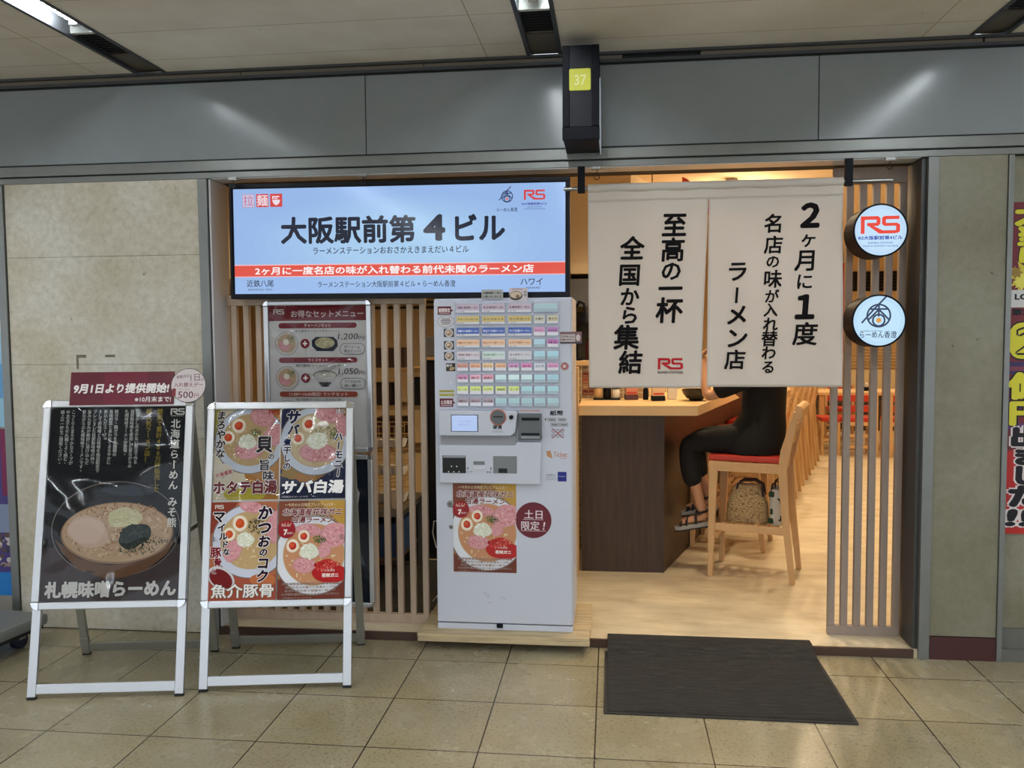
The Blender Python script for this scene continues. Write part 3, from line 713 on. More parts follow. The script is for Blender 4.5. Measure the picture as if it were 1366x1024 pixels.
facec('receipt_slot', 633, 612, 648, 616.6, -.0285, -.0262, 'grey_plastic'); facec('receipt_lip', 633, 618.6, 648, 622.6, -.030, -.0262, 'white_paint')
def d_lbl(a, w, h):
    a.poly([(1,h*.5),(2.6,h*.32),(2.6,h*.68)], (30,30,34)); a.poly([(w-1,h*.5),(w-2.6,h*.32),(w-2.6,h*.68)], (30,30,34)); a.text('おつり', w*.12, h*.86, w=w*.2, h=h*.2, c=(40,40,46)); a.text('食券', w*.86, h*.86, w=w*.2, h=h*.2, c=(40,40,46))
decal('tray_lettering', 623.5, 615, 658, 628, d_lbl, -.0265)
def d_note(a, w, h):
    a.text('紙幣', w*.5, h*.1, w=w*.56, h=h*.17, c=(36,38,46), bold=.035); a.poly([(0,h*.31),(w*.06,h*.25),(w*.06,h*.37)], (30,30,36))
    for x, y in ((.12,.26),(.55,.26),(.24,.42),(.62,.42)):
        a.rrect(w*x, h*y, w*(x+.36), h*(y+.115), .6, (70,72,80)); a.rrect(w*x+.3, h*y+.3, w*(x+.36)-.3, h*(y+.115)-.3, .4, (176,178,186)); a.rect(w*(x+.06), h*(y+.045), w*(x+.3), h*(y+.075), (90,92,100))
    for x in (.36, .54, .72):
        for y in (.68, .84): a.ring(w*x, h*y, w*.075, w*.02, (96,92,104))
    a.line([(w*.3,h*.6),(w*.8,h*.93)], .7, (176,50,60)); a.line([(w*.8,h*.6),(w*.3,h*.93)], .7, (176,50,60))
decal('note_lettering', 726, 545, 757, 585, d_note)
def d_tk(a, w, h):
    a.poly([(0,h*.1),(w*.2,0),(w*.27,h*.62),(w*.3,h),(w*.06,h*.72)], (196,132,70)); a.line([(w*.02,h*.2),(w*.28,h*.8)], .5, (176,178,186)); a.line([(w*.1,h*.05),(w*.26,h*.5)], .5, (176,178,186))
    a.text('Ticket', w*.65, h*.48, w=w*.62, h=h*.62, c=(190,110,80)); a.text('vendor', w*.78, h*.95, w=w*.3, h=h*.2, c=(200,130,100))
decal('maker_lettering', 727.5, 598, 756, 608.5, d_tk)
def d_blue(a, w, h):
    a.text('交通系IC', w*.3, h*.35, w=w*.42, h=h*.22, c=(80,84,96)); a.ring(w*.14, h*.72, h*.16, .4, (110,112,120)); a.ring(w*.3, h*.72, h*.16, .4, (110,112,120)); a.ring(w*.46, h*.72, h*.16, .4, (110,112,120))
    a.rect(w*.61, 0, w, h, (36,44,130)); a.text('STUDENT', w*.8, h*.48, w=w*.3, h=h*.12, c=(190,196,230))
decal('blue_sticker', 724.5, 626, 754, 638.5, d_blue)
for nm, u, v, r in (('door_lock', 600.9, 670.3, 4.2), ('door_lock', 601.4, 701, 2.8)):
    lk = MB().lathe([(r*KU, 0), (r*KU, .004), (r*.75*KU, .006), (r*.7*KU, .003)], (mx(u), -.0005, mz(v)), 24, axis='y').build(nm, 'steel', t, smooth=True)
    MB().box((mx(u-r*.5), -.0062, mz(v+.5)), (mx(u+r*.5), -.0052, mz(v-.5))).build('key_slot', 'dark_gap', lk)
sm = Art(40, 30, KU); sm.disc(8, 10, 6, (189,192,204), ry=2.2, rot=.7, wob=.3, seed=2); sm.disc(30, 14, 5, (190,193,205), ry=1.4, rot=.5, wob=.3, seed=5); sm.disc(12, 20, 4, (190,193,205), ry=1.6, wob=.4, seed=9)
sm.build('scuff_marks', 'printed', t, M=Matrix.Translation((mx(660), -.0005, mz(812))))
MACHINE = t
# ------------------------------------------------------------------ ramen artwork
def egg(a, x, y, r, box=None, yolk=(198,70,44)):
    a.disc(x, y, r, (232,216,190), ry=r*1.08, wob=.04, seed=int(x*7), box=box); a.disc(x, y, r*.84, (240,228,208), ry=r*.9, box=box); a.disc(x, y, r*.6, yolk, ry=r*.62, wob=.05, seed=int(y), box=box); a.disc(x-r*.12, y-r*.12, r*.34, (214,92,56), box=box)
def meat(a, x, y, rx, ry, rot=0.0, box=None, seed=1):
    a.disc(x, y, rx, (196,140,140), ry=ry, rot=rot, wob=.10, seed=seed, box=box); a.disc(x, y, rx*.9, (212,152,158), ry=ry*.88, rot=rot, wob=.12, seed=seed+1, box=box)
    a.speck(x, y, rx*.75, ry*.7, [(200,128,138), (226,178,180), (206,140,148), (188,118,126)], 40, rx*.11, seed, box, .5)
def onion(a, x, y, rx, ry, box=None, seed=3):
    a.disc(x, y, rx, (222,222,204), ry=ry, wob=.18, seed=seed, box=box); a.speck(x, y, rx, ry, [(240,240,230), (226,230,206), (206,214,180), (246,246,240)], 90, rx*.13, seed, box, .5)
def herb(a, x, y, rx, ry, box=None, seed=4, cols=((66,92,44), (86,116,60), (50,72,36), (110,134,84))):
    a.speck(x, y, rx, ry, list(cols), 70, rx*.16, seed, box, .4)
def bowl(a, x, y, r, soup=(196,172,132), rim=(206,214,228), box=None, ry=None):
    ry = ry or r
    a.disc(x, y, r*1.03, (120,112,110), ry=ry*1.03, box=box, n=56); a.disc(x, y, r, rim, ry=ry, box=box, n=56); a.disc(x, y-r*.02, r*.80, (188,160,120), ry=ry*.80, box=box, n=56); a.disc(x, y-r*.02, r*.78, soup, ry=ry*.78, box=box, n=56)
    a.speck(x, y, r*.7, ry*.7, [(206,182,142), (186,160,118), (214,194,158)], 60, r*.05, 11, box, .5)
OUTW = (236,232,232)
def crab_poster(a, x0, y0, w, h, sticker=True):
    """the crab ramen sheet, in a box of the artwork"""
    box = (x0, y0, x0+w, y0+h); B = box
    a.rect(*box, (150,112,66)); a.poly([(x0,y0),(x0+w*.45,y0),(x0+w*.3,y0+h*.3),(x0,y0+h*.35)], (124,72,56)); a.poly([(x0+w*.6,y0),(x0+w,y0),(x0+w,y0+h*.3)], (186,146,70))
    a.poly([(x0,y0+h*.8),(x0+w,y0+h*.72),(x0+w,y0+h),(x0,y0+h)], (112,58,48))
    bx, by, r = x0+w*.54, y0+h*.56, w*.58
    bowl(a, bx, by, r, (196,140,104), (222,224,232), box=box)
    meat(a, x0+w*.84, y0+h*.36, w*.24, h*.13, -.3, box, 4); meat(a, x0+w*.45, y0+h*.30, w*.2, h*.06, .1, box, 6); meat(a, x0+w*.4, y0+h*.66, w*.18, h*.08, .2, box, 9); meat(a, x0+w*.69, y0+h*.52, w*.10, h*.07, .9, box, 5)
    egg(a, x0+w*.385, y0+h*.365, w*.088, box, (190,52,48)); egg(a, x0+w*.22, y0+h*.46, w*.095, box, (190,52,48))
    herb(a, x0+w*.62, y0+h*.40, w*.1, h*.04, box, 8); onion(a, x0+w*.47, y0+h*.52, w*.13, h*.085, box, 8)
    # crab shell
    a.disc(x0+w*.8, y0+h*.75, w*.27, (176,40,42), ry=h*.095, wob=.1, seed=3, box=box); a.disc(x0+w*.72, y0+h*.655, w*.16, (186,52,50), ry=h*.05, rot=-.2, wob=.14, seed=2, box=box)
    a.speck(x0+w*.74, y0+h*.67, w*.2, h*.05, [(200,84,74), (150,30,34), (220,130,110)], 40, w*.018, 2, box)
    a.text('北海道産', x0+w*.78, y0+h*.715, w=w*.16, h=h*.022, c=(240,225,220)); a.text('花咲ガニ', x0+w*.79, y0+h*.765, w=w*.25, h=h*.042, c=(245,238,232), bold=.05)
    a.text('～今月の土日限定プレミアム白湯～', x0+w*.48, y0+h*.04, w=w*.78, h=h*.034, c=(226,206,170), bold=.01)
    a.text('北海道産花咲ガニ', x0+w*.51, y0+h*.115, w=w*.9, h=h*.075, c=(112,26,34), bold=.03, out=OUTW, ot=.05, shear=.12); a.text('白湯ラーメン', x0+w*.52, y0+h*.195, w=w*.62, h=h*.07, c=(112,26,34), bold=.03, out=OUTW, ot=.05, shear=.12)
    a.disc(x0+w*.125, y0+h*.29, w*.135, (150,40,48), box=box); a.text('限定', x0+w*.12, y0+h*.25, w=w*.14, h=h*.025, c=(236,214,200)); a.text('7', x0+w*.11, y0+h*.32, h=h*.06, c=(244,236,230), bold=.05); a.text('食限り', x0+w*.18, y0+h*.33, w=w*.1, h=h*.022, c=(240,226,220))
    for k in range(4): a.disc(x0+w*(.06+.043*k), y0+h*(.232-.006*(k in (1,2))), w*.008, (236,200,150), n=6)
    for k, s in enumerate(('北海道根室産花咲ガニの旨味を凝縮', '濃厚なカニの香りと白湯スープが', '絶妙に絡み合う至極の一杯です', '各店舗数量限定となりますのでお早めに')):
        a.text(s, x0+w*.5, y0+h*(.845+.035*k), w=w*(.86-.1*(k in (1,2))), h=h*.024, c=(60,26,26), out=(214,190,180), ot=.03)
    a.text('※写真はイメージです', x0+w*.3, y0+h*.985, w=w*.44, h=h*.012, c=(210,190,180))
# crab poster and weekend sticker stuck on the machine
def mworld(u, v, y): return (MACHINE.location.x + mx(u), MACHINE.location.y + y, MZ0 + mz(v))
a = Art(84, 118, KU); crab_poster(a, 0, 0, 84, 118)
a.mb.box((-42*KU, .0001, 0), (42*KU, .0008, 118*KU), (220,216,210))
o = a.build('crab_ramen_poster', 'printed'); o.location = mworld(646, 761.5, -.0015); tag(o, 'crab ramen poster stuck on the lower front of the ticket machine', 'poster')
a = Art(47.4, 47.4, KU); a.mb.lathe([(23.7*KU, 0), (23.7*KU, .0012)], (0, .0014, 23.7*KU), 48, (104,40,50), axis='y')
a.disc(23.7, 23.7, 23.6, (104,40,52), n=56); a.text('土日', 23.7, 16, w=24, h=11.5, c=(232,222,226), bold=.01); a.text('限定', 19.6, 31, w=24, h=12, c=(232,222,226), bold=.01); a.text('!', 37.6, 31, h=10.5, c=(232,222,226), bold=.02, shear=.15); a.rect(10, 22.6, 37, 23.1, (226,210,214)); a.rect(8, 37.6, 40, 38.1, (226,210,214))
o = a.build('weekend_sticker', 'printed'); o.location = mworld(710.5, 714.2, -.0017); tag(o, 'round maroon weekend-only sticker on the ticket machine, right of the crab poster', 'sticker')
# small cards on the machine
def card(name, label, u0, v0, u1, v1, y, fn, rz=0.0):
    w, h = u1-u0, v1-v0; a = Art(w, h, KU, eps=.00005); a.mb.box((-w*KU/2, .0002, 0), (w*KU/2, .0022, h*KU), (210,208,208)); fn(a, w, h)
    o = a.build(name, 'printed_card'); o.location = mworld((u0+u1)/2, v1, y); o.rotation_euler = (0, 0, rz); return tag(o, label, 'card')
def c1(a, w, h):
    a.rect(0, 0, w, h, (168,170,166)); a.text('札幌味噌らーめん', w*.5, h*.34, w=w*.86, h=h*.26, c=(30,30,34), bold=.03); a.text('入荷いたしました', w*.5, h*.72, w=w*.86, h=h*.24, c=(30,30,34), bold=.03)
card('notice_card', 'small grey card with two lines of writing on the top edge of the ticket machine', 645, 388, 673, 400.5, -.0035, c1)
def c2(a, w, h):
    a.rect(0, 0, w, h, (206,196,204)); a.text('期間限定', w*.45, h*.08, w=w*.6, h=h*.1, c=(150,70,90)); a.disc(w*.36, h*.56, w*.36, (60,54,54), ry=h*.34); a.disc(w*.36, h*.5, w*.31, (206,186,160), ry=h*.24); a.disc(w*.46, h*.62, w*.1, (120,100,80)); a.vtext('味噌', w*.86, h*.2, w*.16, (40,30,34))
card('bowl_card', 'small card with a ramen bowl picture on the top edge of the ticket machine', 681, 386.5, 705, 404, -.0045, c2)
def c3(a, w, h):
    a.rect(0, 0, w, h, (122,84,86)); a.rect(.5, h*.2, w*.7, h*.84, (190,178,178)); a.text('千円札のみ', w*.36, h*.4, w=w*.6, h=h*.16, c=(60,30,34), bold=.02); a.text('両替はお声がけ', w*.36, h*.66, w=w*.6, h=h*.15, c=(60,30,34), bold=.02); a.disc(w*.84, h*.5, w*.1, (206,190,190), ry=h*.28); a.rect(0, h*.88, w, h, (50,44,60))
card('side_card', 'small maroon card sticking out from the right edge of the ticket machine', 746.5, 443.5, 774, 458.8, -.0035, c3)
# ------------------------------------------------------------------ folding poster stands
def rrp(x0, z0, x1, z1, r, n=5):
    p = []
    for cx, cz, a0 in ((x1-r,z0+r,-90),(x1-r,z1-r,0),(x0+r,z1-r,90),(x0+r,z0+r,180)):
        for k in range(n+1):
            a = math.radians(a0 + 90*k/n); p.append((cx + r*math.cos(a), cz + r*math.sin(a)))
    return p
def snap_rails(parent, w, s0, s1, rail, M, y0=-.018, y1=0.0, m='aluminium', capm='chrome'):
    h = w/2
    MB().box((-h+rail, y0, s1-rail), (h-rail, y1, s1)).build('frame_rail', m, parent, M=M, bev=.005)
    MB().box((-h+rail, y0, s0), (h-rail, y1, s0+rail)).build('frame_rail', m, parent, M=M, bev=.005)
    MB().box((-h, y0, s0+rail), (-h+rail, y1, s1-rail)).build('frame_rail', m, parent, M=M, bev=.005)
    MB().box((h-rail, y0, s0+rail), (h, y1, s1-rail)).build('frame_rail', m, parent, M=M, bev=.005)
    for sx in (-1, 1):
        for sz in (-1, 1):
            cx = sx*(h-rail); cz = (s0+rail) if sz < 0 else (s1-rail); R = rail*1.02
            p = [(cx, cz)] + [(cx + sx*R*math.cos(k*PI/16), cz + sz*R*math.sin(k*PI/16)) for k in range(9)]
            if sx*sz < 0: p = p[::-1]
            MB().prism_y(p, y0-.0015, y1+.001).build('corner_cap', capm, parent, M=M, bev=.001)
def poster_stand(label, loc, rz, H, art, film):
    D = .28; Wd = .69; th = math.atan(D/H); L = math.hypot(D, H); rail = .034
    t = thing('poster_stand', label, 'sign stand', loc, rz, None)
    Mf = Matrix.Translation((0, -D, 0)) @ Matrix.Rotation(-th, 4, 'X'); Mr = Matrix.Translation((0, D, 0)) @ Matrix.Rotation(th, 4, 'X')
    s1 = L; s0 = L - .958; h = Wd/2
    for sx in (-1, 1):
        lg = MB().box((sx*(h-.019)-.019, .001, .012), (sx*(h-.019)+.019, .020, L-.004)).build('front_leg', 'aluminium', t, M=Mf, bev=.002)
        MB().box((sx*(h-.019)-.0195, -.0005, 0), (sx*(h-.019)+.0195, .0215, .0125)).build('foot_cap', 'rubber', lg, M=Mf, bev=.002)
        rg = MB().box((sx*(h-.022)-.019, -.020, .012), (sx*(h-.022)+.019, -.001, L-.012)).build('rear_leg', 'aluminium_rear', t, M=Mr, bev=.002)
        MB().box((sx*(h-.022)-.0195, -.0215, 0), (sx*(h-.022)+.0195, .0005, .0125)).build('foot_cap', 'rubber', rg, M=Mr, bev=.002)
        MB().box((sx*(h-.022)-.021, -.022, .045), (sx*(h-.022)+.021, .001, .10)).build('bracket', 'aluminium_rear', rg, M=Mr, bev=.002)
        MB().bar((sx*(h-.05), -.17, .52*H), (sx*(h-.05), .17, .52*H), .003, .02, (0,0,1)).build('stay', 'steel', t)
        MB().tube([(sx*(h-.10), -.003, H-.012), (sx*(h-.02), -.003, H-.012)], .008, 10).build('hinge', 'steel', t, smooth=True)
    MB().box((-h+.0385, .002, .025), (h-.0385, .018, .068)).build('front_crossbar', 'aluminium', t, M=Mf, bev=.002)
    MB().box((-h+.0415, -.018, .025), (h-.0415, -.003, .068)).build('rear_crossbar', 'aluminium_rear', t, M=Mr, bev=.002)
    snap_rails(t, Wd, s0, s1, rail, Mf)
    MB().box((-h+.02, -.004, s0+.01), (h-.02, .0008, s1-.01)).build('back_board', 'white_paint', t, M=Mf)
    iw = Wd-2*rail; ih = s1-s0-2*rail
    art.u = iw/100
    po = art(iw/100, ih/(iw/100)).build('poster', 'print_under_film', t, M=Mf @ Matrix.Translation((0, -.0045, s0+rail)))
    MB().box((-iw/2-.004, -.0142, s0+rail-.004), (iw/2+.004, -.0138, s1-rail+.004)).build('cover_sheet', film, t, M=Mf)
    return t, Mf, L
class miso_art:
    def __call__(s, u, H):
        a = Art(100, H, u, (22,26,34)); B = (0, 0, 100, H); WH = (214,214,212)
        a.poly([(0,104),(100,103),(100,H),(0,H)], (66,56,58))
        for k in range(9): a.line([(8+11*k+(k%3), 103), (2+12.5*k, H)], .5, (78,66,66))
        # bowl
        a.disc(52, 91, 47, (120,112,110), ry=35, rot=.03, n=64); a.disc(52, 91, 46.4, (26,28,33), ry=34.4, rot=.03, n=64)
        a.disc(60, 63, 20, (44,52,62), ry=4, rot=.05)
        a.poly([(8,98),(14,108),(26,120),(44,126.5),(60,126.5),(76,121),(90,110),(97,97),(88,106),(70,115),(48,117.5),(26,112)], (104,74,54))
        a.disc(53, 94, 41, (150,118,92), ry=22.5, n=56); a.disc(53, 93.6, 40, (190,160,130), ry=21.4, n=56, wob=.01)
        a.speck(53, 93, 38, 19, [(206,178,150), (178,146,116), (164,128,98), (214,190,164)], 260, 1.5, 5, None, .5)
        a.speck(56, 78, 27, 6, [(160,112,74), (140,94,62), (188,150,112)], 120, 1.1, 8, None, .45)
        a.disc(32, 93, 15.5, (204,176,158), ry=11, rot=.25, wob=.1, seed=2); a.disc(31, 92, 13.5, (212,186,170), ry=9, rot=.25, wob=.12, seed=5)
        a.disc(58, 83, 11.5, (206,200,160), ry=8, wob=.2, seed=4); 
        for k in range(26):
            r = random.Random(k); x, y = 58+r.uniform(-8, 8), 83+r.uniform(-5.5, 5.5); a.ring(x, y, 2.6, .5, r.choice([(226,222,186),(212,206,166),(190,184,140)]), ry=1.6, n=14, inc=(k % 4 == 0))
        a.disc(66, 96.5, 11.5, (32,42,38), ry=9, rot=-.35, wob=.16, seed=7); a.speck(66, 96.5, 11, 8.5, [(24,34,30), (40,56,48), (52,64,54)], 60, 1.2, 3)
        a.speck(68, 107, 14, 3, [(60,70,52), (90,92,70)], 60, .6, 6); a.speck(82, 101, 9, 3, [(60,70,52), (84,88,66)], 40, .6, 9)
        a.disc(35, 122, 3, (58,50,52), ry=1)
        a.text('札幌味噌らーめん', 50.5, 134.5, w=95, h=12.2, c=(216,214,212), bold=.05, out=(40,34,36), ot=.05)
        rs_logo(a, 88.5, 1.6, 10.5, (216,216,214)); a.text('RAMEN STATION', 93.7, 7.2, w=9.5, h=.9, c=WH)
        a.vtext('北海道らーめん みそ熊', 92.6, 9.5, 7.4, (222,222,218), bold=.02, pitch=1.04)
        GOLD = (150,132,52)
        a.vtext('関東で累計400万杯販売した', 80.5, 1.5, 4.6, GOLD, bold=.012, pitch=.98); a.vtext('超人気ラーメン店！', 72.5, 1.5, 4.6, GOLD, bold=.012, pitch=.98)
        cols = ((64.0, 'ごまかしのきかない製法で作る'), (60.0, '自家製味噌を使用した昔ながらの'), (56.0, '札幌味噌ラーメンが登場。'), (48.4, '豚ガラ・鶏ガラを数種類の'), (44.4, '香味野菜とあわせてまろやかに'), (40.4, '煮込んだスープ。'), (36.4, 'そして赤味噌と白味噌を独自配合で'),
                (32.4, 'ブレンドした自家製味噌の持つ'), (28.4, '旨みと甘みが絶妙に溶け込んだ'), (24.4, '昔ながらの札幌味噌ラーメンです。'), (16.6, 'こっくりとまろやかなスープが'), (12.6, '中太玉子ちぢれ麺とよく絡む、'), (8.6, '極上の一杯をご堪能ください。'))
        for x, s_ in cols: a.vtext(s_, x, 2.0, 3.1, (202,204,202), bold=.008, pitch=.95)
        return a
class four_art:
    def __call__(s, u, H):
        a = Art(100, H, u, (226,222,216)); M0 = 69.0
        # scallop white soup
        B = (0, 0, 49.4, M0)
        a.rect(0, 0, 49.4, M0, (206,196,170)); a.poly([(24,0),(49.4,0),(49.4,M0),(30,M0),(20,40)], (176,122,60)); a.disc(24, 66, 14, (190,176,70), ry=7, wob=.2, seed=3, box=B); a.disc(2, 12, 6, (160,150,80), ry=12, box=B)
        bowl(a, 27, 24, 26, (188,160,118), (198,206,222), box=B, ry=25); meat(a, 36, 6, 9.5, 7.5, .4, B, 4); meat(a, 46, 20, 8, 10, .9, B, 6); meat(a, 26, 32, 10.5, 6.5, .15, B, 9)
        egg(a, 18.2, 12.6, 5.3, B); egg(a, 10.5, 21.5, 4.9, B); herb(a, 31, 18, 4, 3, B, 8); onion(a, 25, 25, 6.2, 6, B, 8)
        a.disc(7.5, 48, 8, (214,204,190), ry=6, wob=.12, seed=6, box=B)
        for k in range(9): a.line([(7.5, 53), (-.5+2*k, 43.5+abs(k-4)*.6)], .25, (190,172,150), inc=(k == 0))
        a.text('北海道産', 8, 49, w=13, h=3.4, c=(170,60,60), bold=.03, out=OUTW, rot=-.28)
        rs_logo(a, 41, .9, 7.6, (170,50,56))
        a.vtext('まろやかな', 5.0, .8, 7.3, (36,26,38), bold=.035, out=OUTW, ot=.06, shear=.12)
        a.vtext('貝', 38, 20.5, 13, (36,28,36), bold=.045, out=OUTW, ot=.05); a.vtext('の', 43.4, 34, 5, (36,28,36), bold=.03, out=OUTW, ot=.07); a.vtext('旨味', 38.5, 38.5, 8.6, (36,28,46), bold=.03, out=OUTW, ot=.06, lean=.35)
        a.text('ホタテ白湯', 24.5, 59.5, w=48, h=10.5, c=(118,44,50), bold=.045, out=OUTW, ot=.05)
        a.text('※写真はイメージです', 12, 67.4, w=18, h=1.2, c=(230,226,220))
        # mackerel white soup
        x0 = 50.6; B = (x0, 0, 100, M0)
        a.rect(x0, 0, 100, M0, (150,112,58)); a.poly([(x0,0),(62,0),(56,10),(x0,16)], (36,44,76)); a.poly([(x0,46),(60,52),(70,60),(86,50),(100,40),(100,M0),(x0,M0)], (34,42,72)); a.disc(58, 50, 7, (150,120,60), ry=4, wob=.3, seed=2, box=B); a.disc(70, 52, 9, (168,116,56), ry=4, wob=.2, seed=5, box=B)
        bowl(a, 77, 25, 26.5, (196,176,140), (200,208,224), box=B, ry=26); meat(a, 87, 5, 10.5, 6.5, .2, B, 3); meat(a, 79, 34, 14, 8, .1, B, 7); meat(a, 98, 14, 6, 8, .3, B, 2)
        egg(a, 71.5, 12, 5.4, B); egg(a, 63.5, 23, 4.7, B); a.speck(82, 16, 6.5, 4.5, [(196,190,160), (160,150,120), (214,206,180)], 60, .9, 5, B); herb(a, 91.5, 20, 4.5, 5, B, 5); onion(a, 78, 25, 8, 6, B, 5)
        rs_logo(a, 92.2, .9, 7, (196,196,206))
        NV = (26,34,66)
        a.vtext('サバ', 60, 1.0, [11, 8.4], NV, bold=.05, out=OUTW, ot=.05, shear=.15); a.vtext('と', 60.5, 20.3, 2.8, (150,60,60), bold=.03, out=OUTW); a.vtext('煮干しの', 55.6, 23, 6.0, NV, bold=.04, out=OUTW, ot=.06, shear=.1)
        a.vtext('ハーモニー', 94.5, 18.6, 6.9, NV, bold=.04, out=OUTW, ot=.06, shear=.12)
        a.text('サバ白湯', 75.5, 60, w=47, h=10.5, c=(238,236,236), bold=.05, out=NV, ot=.05, shear=.1); a.text('※写真はイメージです', 62, 67.4, w=20, h=1.2, c=(220,220,226))
        # seafood and pork bone
        y0 = 70.6; B = (0, y0, 49.4, H); h = H-y0
        a.rect(0, y0, 49.4, H, (170,104,74)); a.poly([(0,y0),(20,y0),(12,y0+14),(0,y0+24)], (132,60,46)); a.poly([(0,H-14),(24,H-22),(49.4,H-18),(49.4,H),(0,H)], (164,82,64))
        bowl(a, 30, y0+29, 28, (190,160,116), (202,206,222), box=B, ry=27); meat(a, 30, y0+4, 9, 4.5, .2, B, 3); meat(a, 48, y0+19, 7, 12, .1, B, 5); meat(a, 17, y0+36, 6, 9.5, .5, B, 8)
        egg(a, 21.8, y0+16, 5.6, B, (196,80,34)); egg(a, 14, y0+24, 4.7, B, (196,80,34)); herb(a, 34, y0+18, 6, 6, B, 6, ((44,44,34), (70,68,48), (98,100,76))); onion(a, 26, y0+28, 6, 5.5, B, 4)
        a.disc(9, y0+56, 11, (206,202,206), ry=7.5, rot=.6, box=B); a.disc(9, y0+56.5, 9.4, (112,34,36), ry=6.2, rot=.6, box=B); a.disc(40, y0+58, 10, (190,110,70), ry=5, wob=.1, box=B)
        rs_logo(a, 3, y0+2, 6.4, (226,214,206))
        a.vtext('マイルドな', 6.2, y0+6, [9.5, 6.6, 6.4, 5.6, 5.4], (30,24,34), bold=.045, out=OUTW, ot=.06, lean=.22); a.vtext('豚骨', 4.6, y0+33, [8.2, 6.2], (120,34,44), bold=.04, out=OUTW, ot=.05, lean=.2); a.vtext('と', 3.6, y0+48.6, 4.4, (120,34,44), bold=.03, out=OUTW)
        a.vtext('かつおのコク', 40.5, y0+2.8, [11, 11, 9.5, 6.5, 9.5, 9.5], (40,20,40), bold=.045, out=OUTW, ot=.05, lean=-.02, shear=.12)
        a.text('魚介豚骨', 25, H-7, w=46, h=10.2, c=(232,230,228), bold=.025, out=(120,90,80), ot=.04)
        crab_poster(a, 50.6, y0, 49.4, h)
        return a
t1, Mf1, L1 = poster_stand('black miso ramen poster in a folding silver stand, nearest the left edge', (-1.340, -.560, 0), math.radians(9.2), 1.322, miso_art(), 'cover_film')
t2, Mf2, L2 = poster_stand('folding silver stand with four colourful ramen pictures, right of the miso poster stand', (-.612, -.400, 0), math.radians(9.6), 1.300, four_art(), 'cover_film_wavy')
# header card and round card on the miso stand
W1 = Matrix.Translation((-1.340, -.560, 0)) @ Matrix.Rotation(math.radians(9.2), 4, 'Z') @ Mf1
a = Art(135, 44, .00356, (92,24,40)); a.poly([(44,0),(100,0),(100,44),(44,44)], (106,28,48)); a.text('9月1日より提供開始!', 66.5, 22, w=124, h=13.5, c=(232,226,226), bold=.045, shear=.12, out=(70,14,30), ot=.03); a.text('※10月末まで!', 108, 37, w=47, h=7.6, c=(232,226,226), bold=.02)
a.mb.box((-67.5*.00356, .0003, 0), (67.5*.00356, .003, 44*.00356), (92,24,40))
o = a.build('header_card', 'printed_card'); o.matrix_world = W1 @ Matrix.Translation((.016, -.0235, L1-.026)); tag(o, 'maroon card saying the dish starts on September 1, on top of the miso poster stand', 'card')
a = Art(46, 46, .00356); a.mb.lathe([(23*.00356, 0), (23*.00356, .003)], (0, .0033, 23*.00356), 48, (60,50,54), axis='y'); a.disc(23, 23, 22.9, (70,56,60), n=56); a.disc(23, 23, 22.2, (206,194,196), n=56)
a.text('奇数月の', 15.5, 11, w=17, h=4.6, c=(90,56,62), bold=.01, rot=-.12); a.text('1日', 31.5, 12.5, w=12, h=9.5, c=(84,48,56), rot=-.05); a.text('は', 41, 15, w=4, h=4, c=(90,56,62))
a.text('入れ替えデー', 23, 22, w=38, h=6, c=(120,56,66), bold=.015); a.rect(2, 27, 7, 37, (130,46,58)); a.text('500', 20, 35.5, w=20, h=9, c=(96,48,56), bold=.01); a.text('円', 34, 37, w=6, h=6, c=(120,56,66)); a.text('ラーメン', 18, 28.4, w=14, h=2.6, c=(110,60,66))
o = a.build('round_card', 'printed_card'); o.matrix_world = W1 @ Matrix.Translation((.324, -.030, L1-.020)); tag(o, 'round pale 500 yen card at the top right corner of the miso stand', 'card')
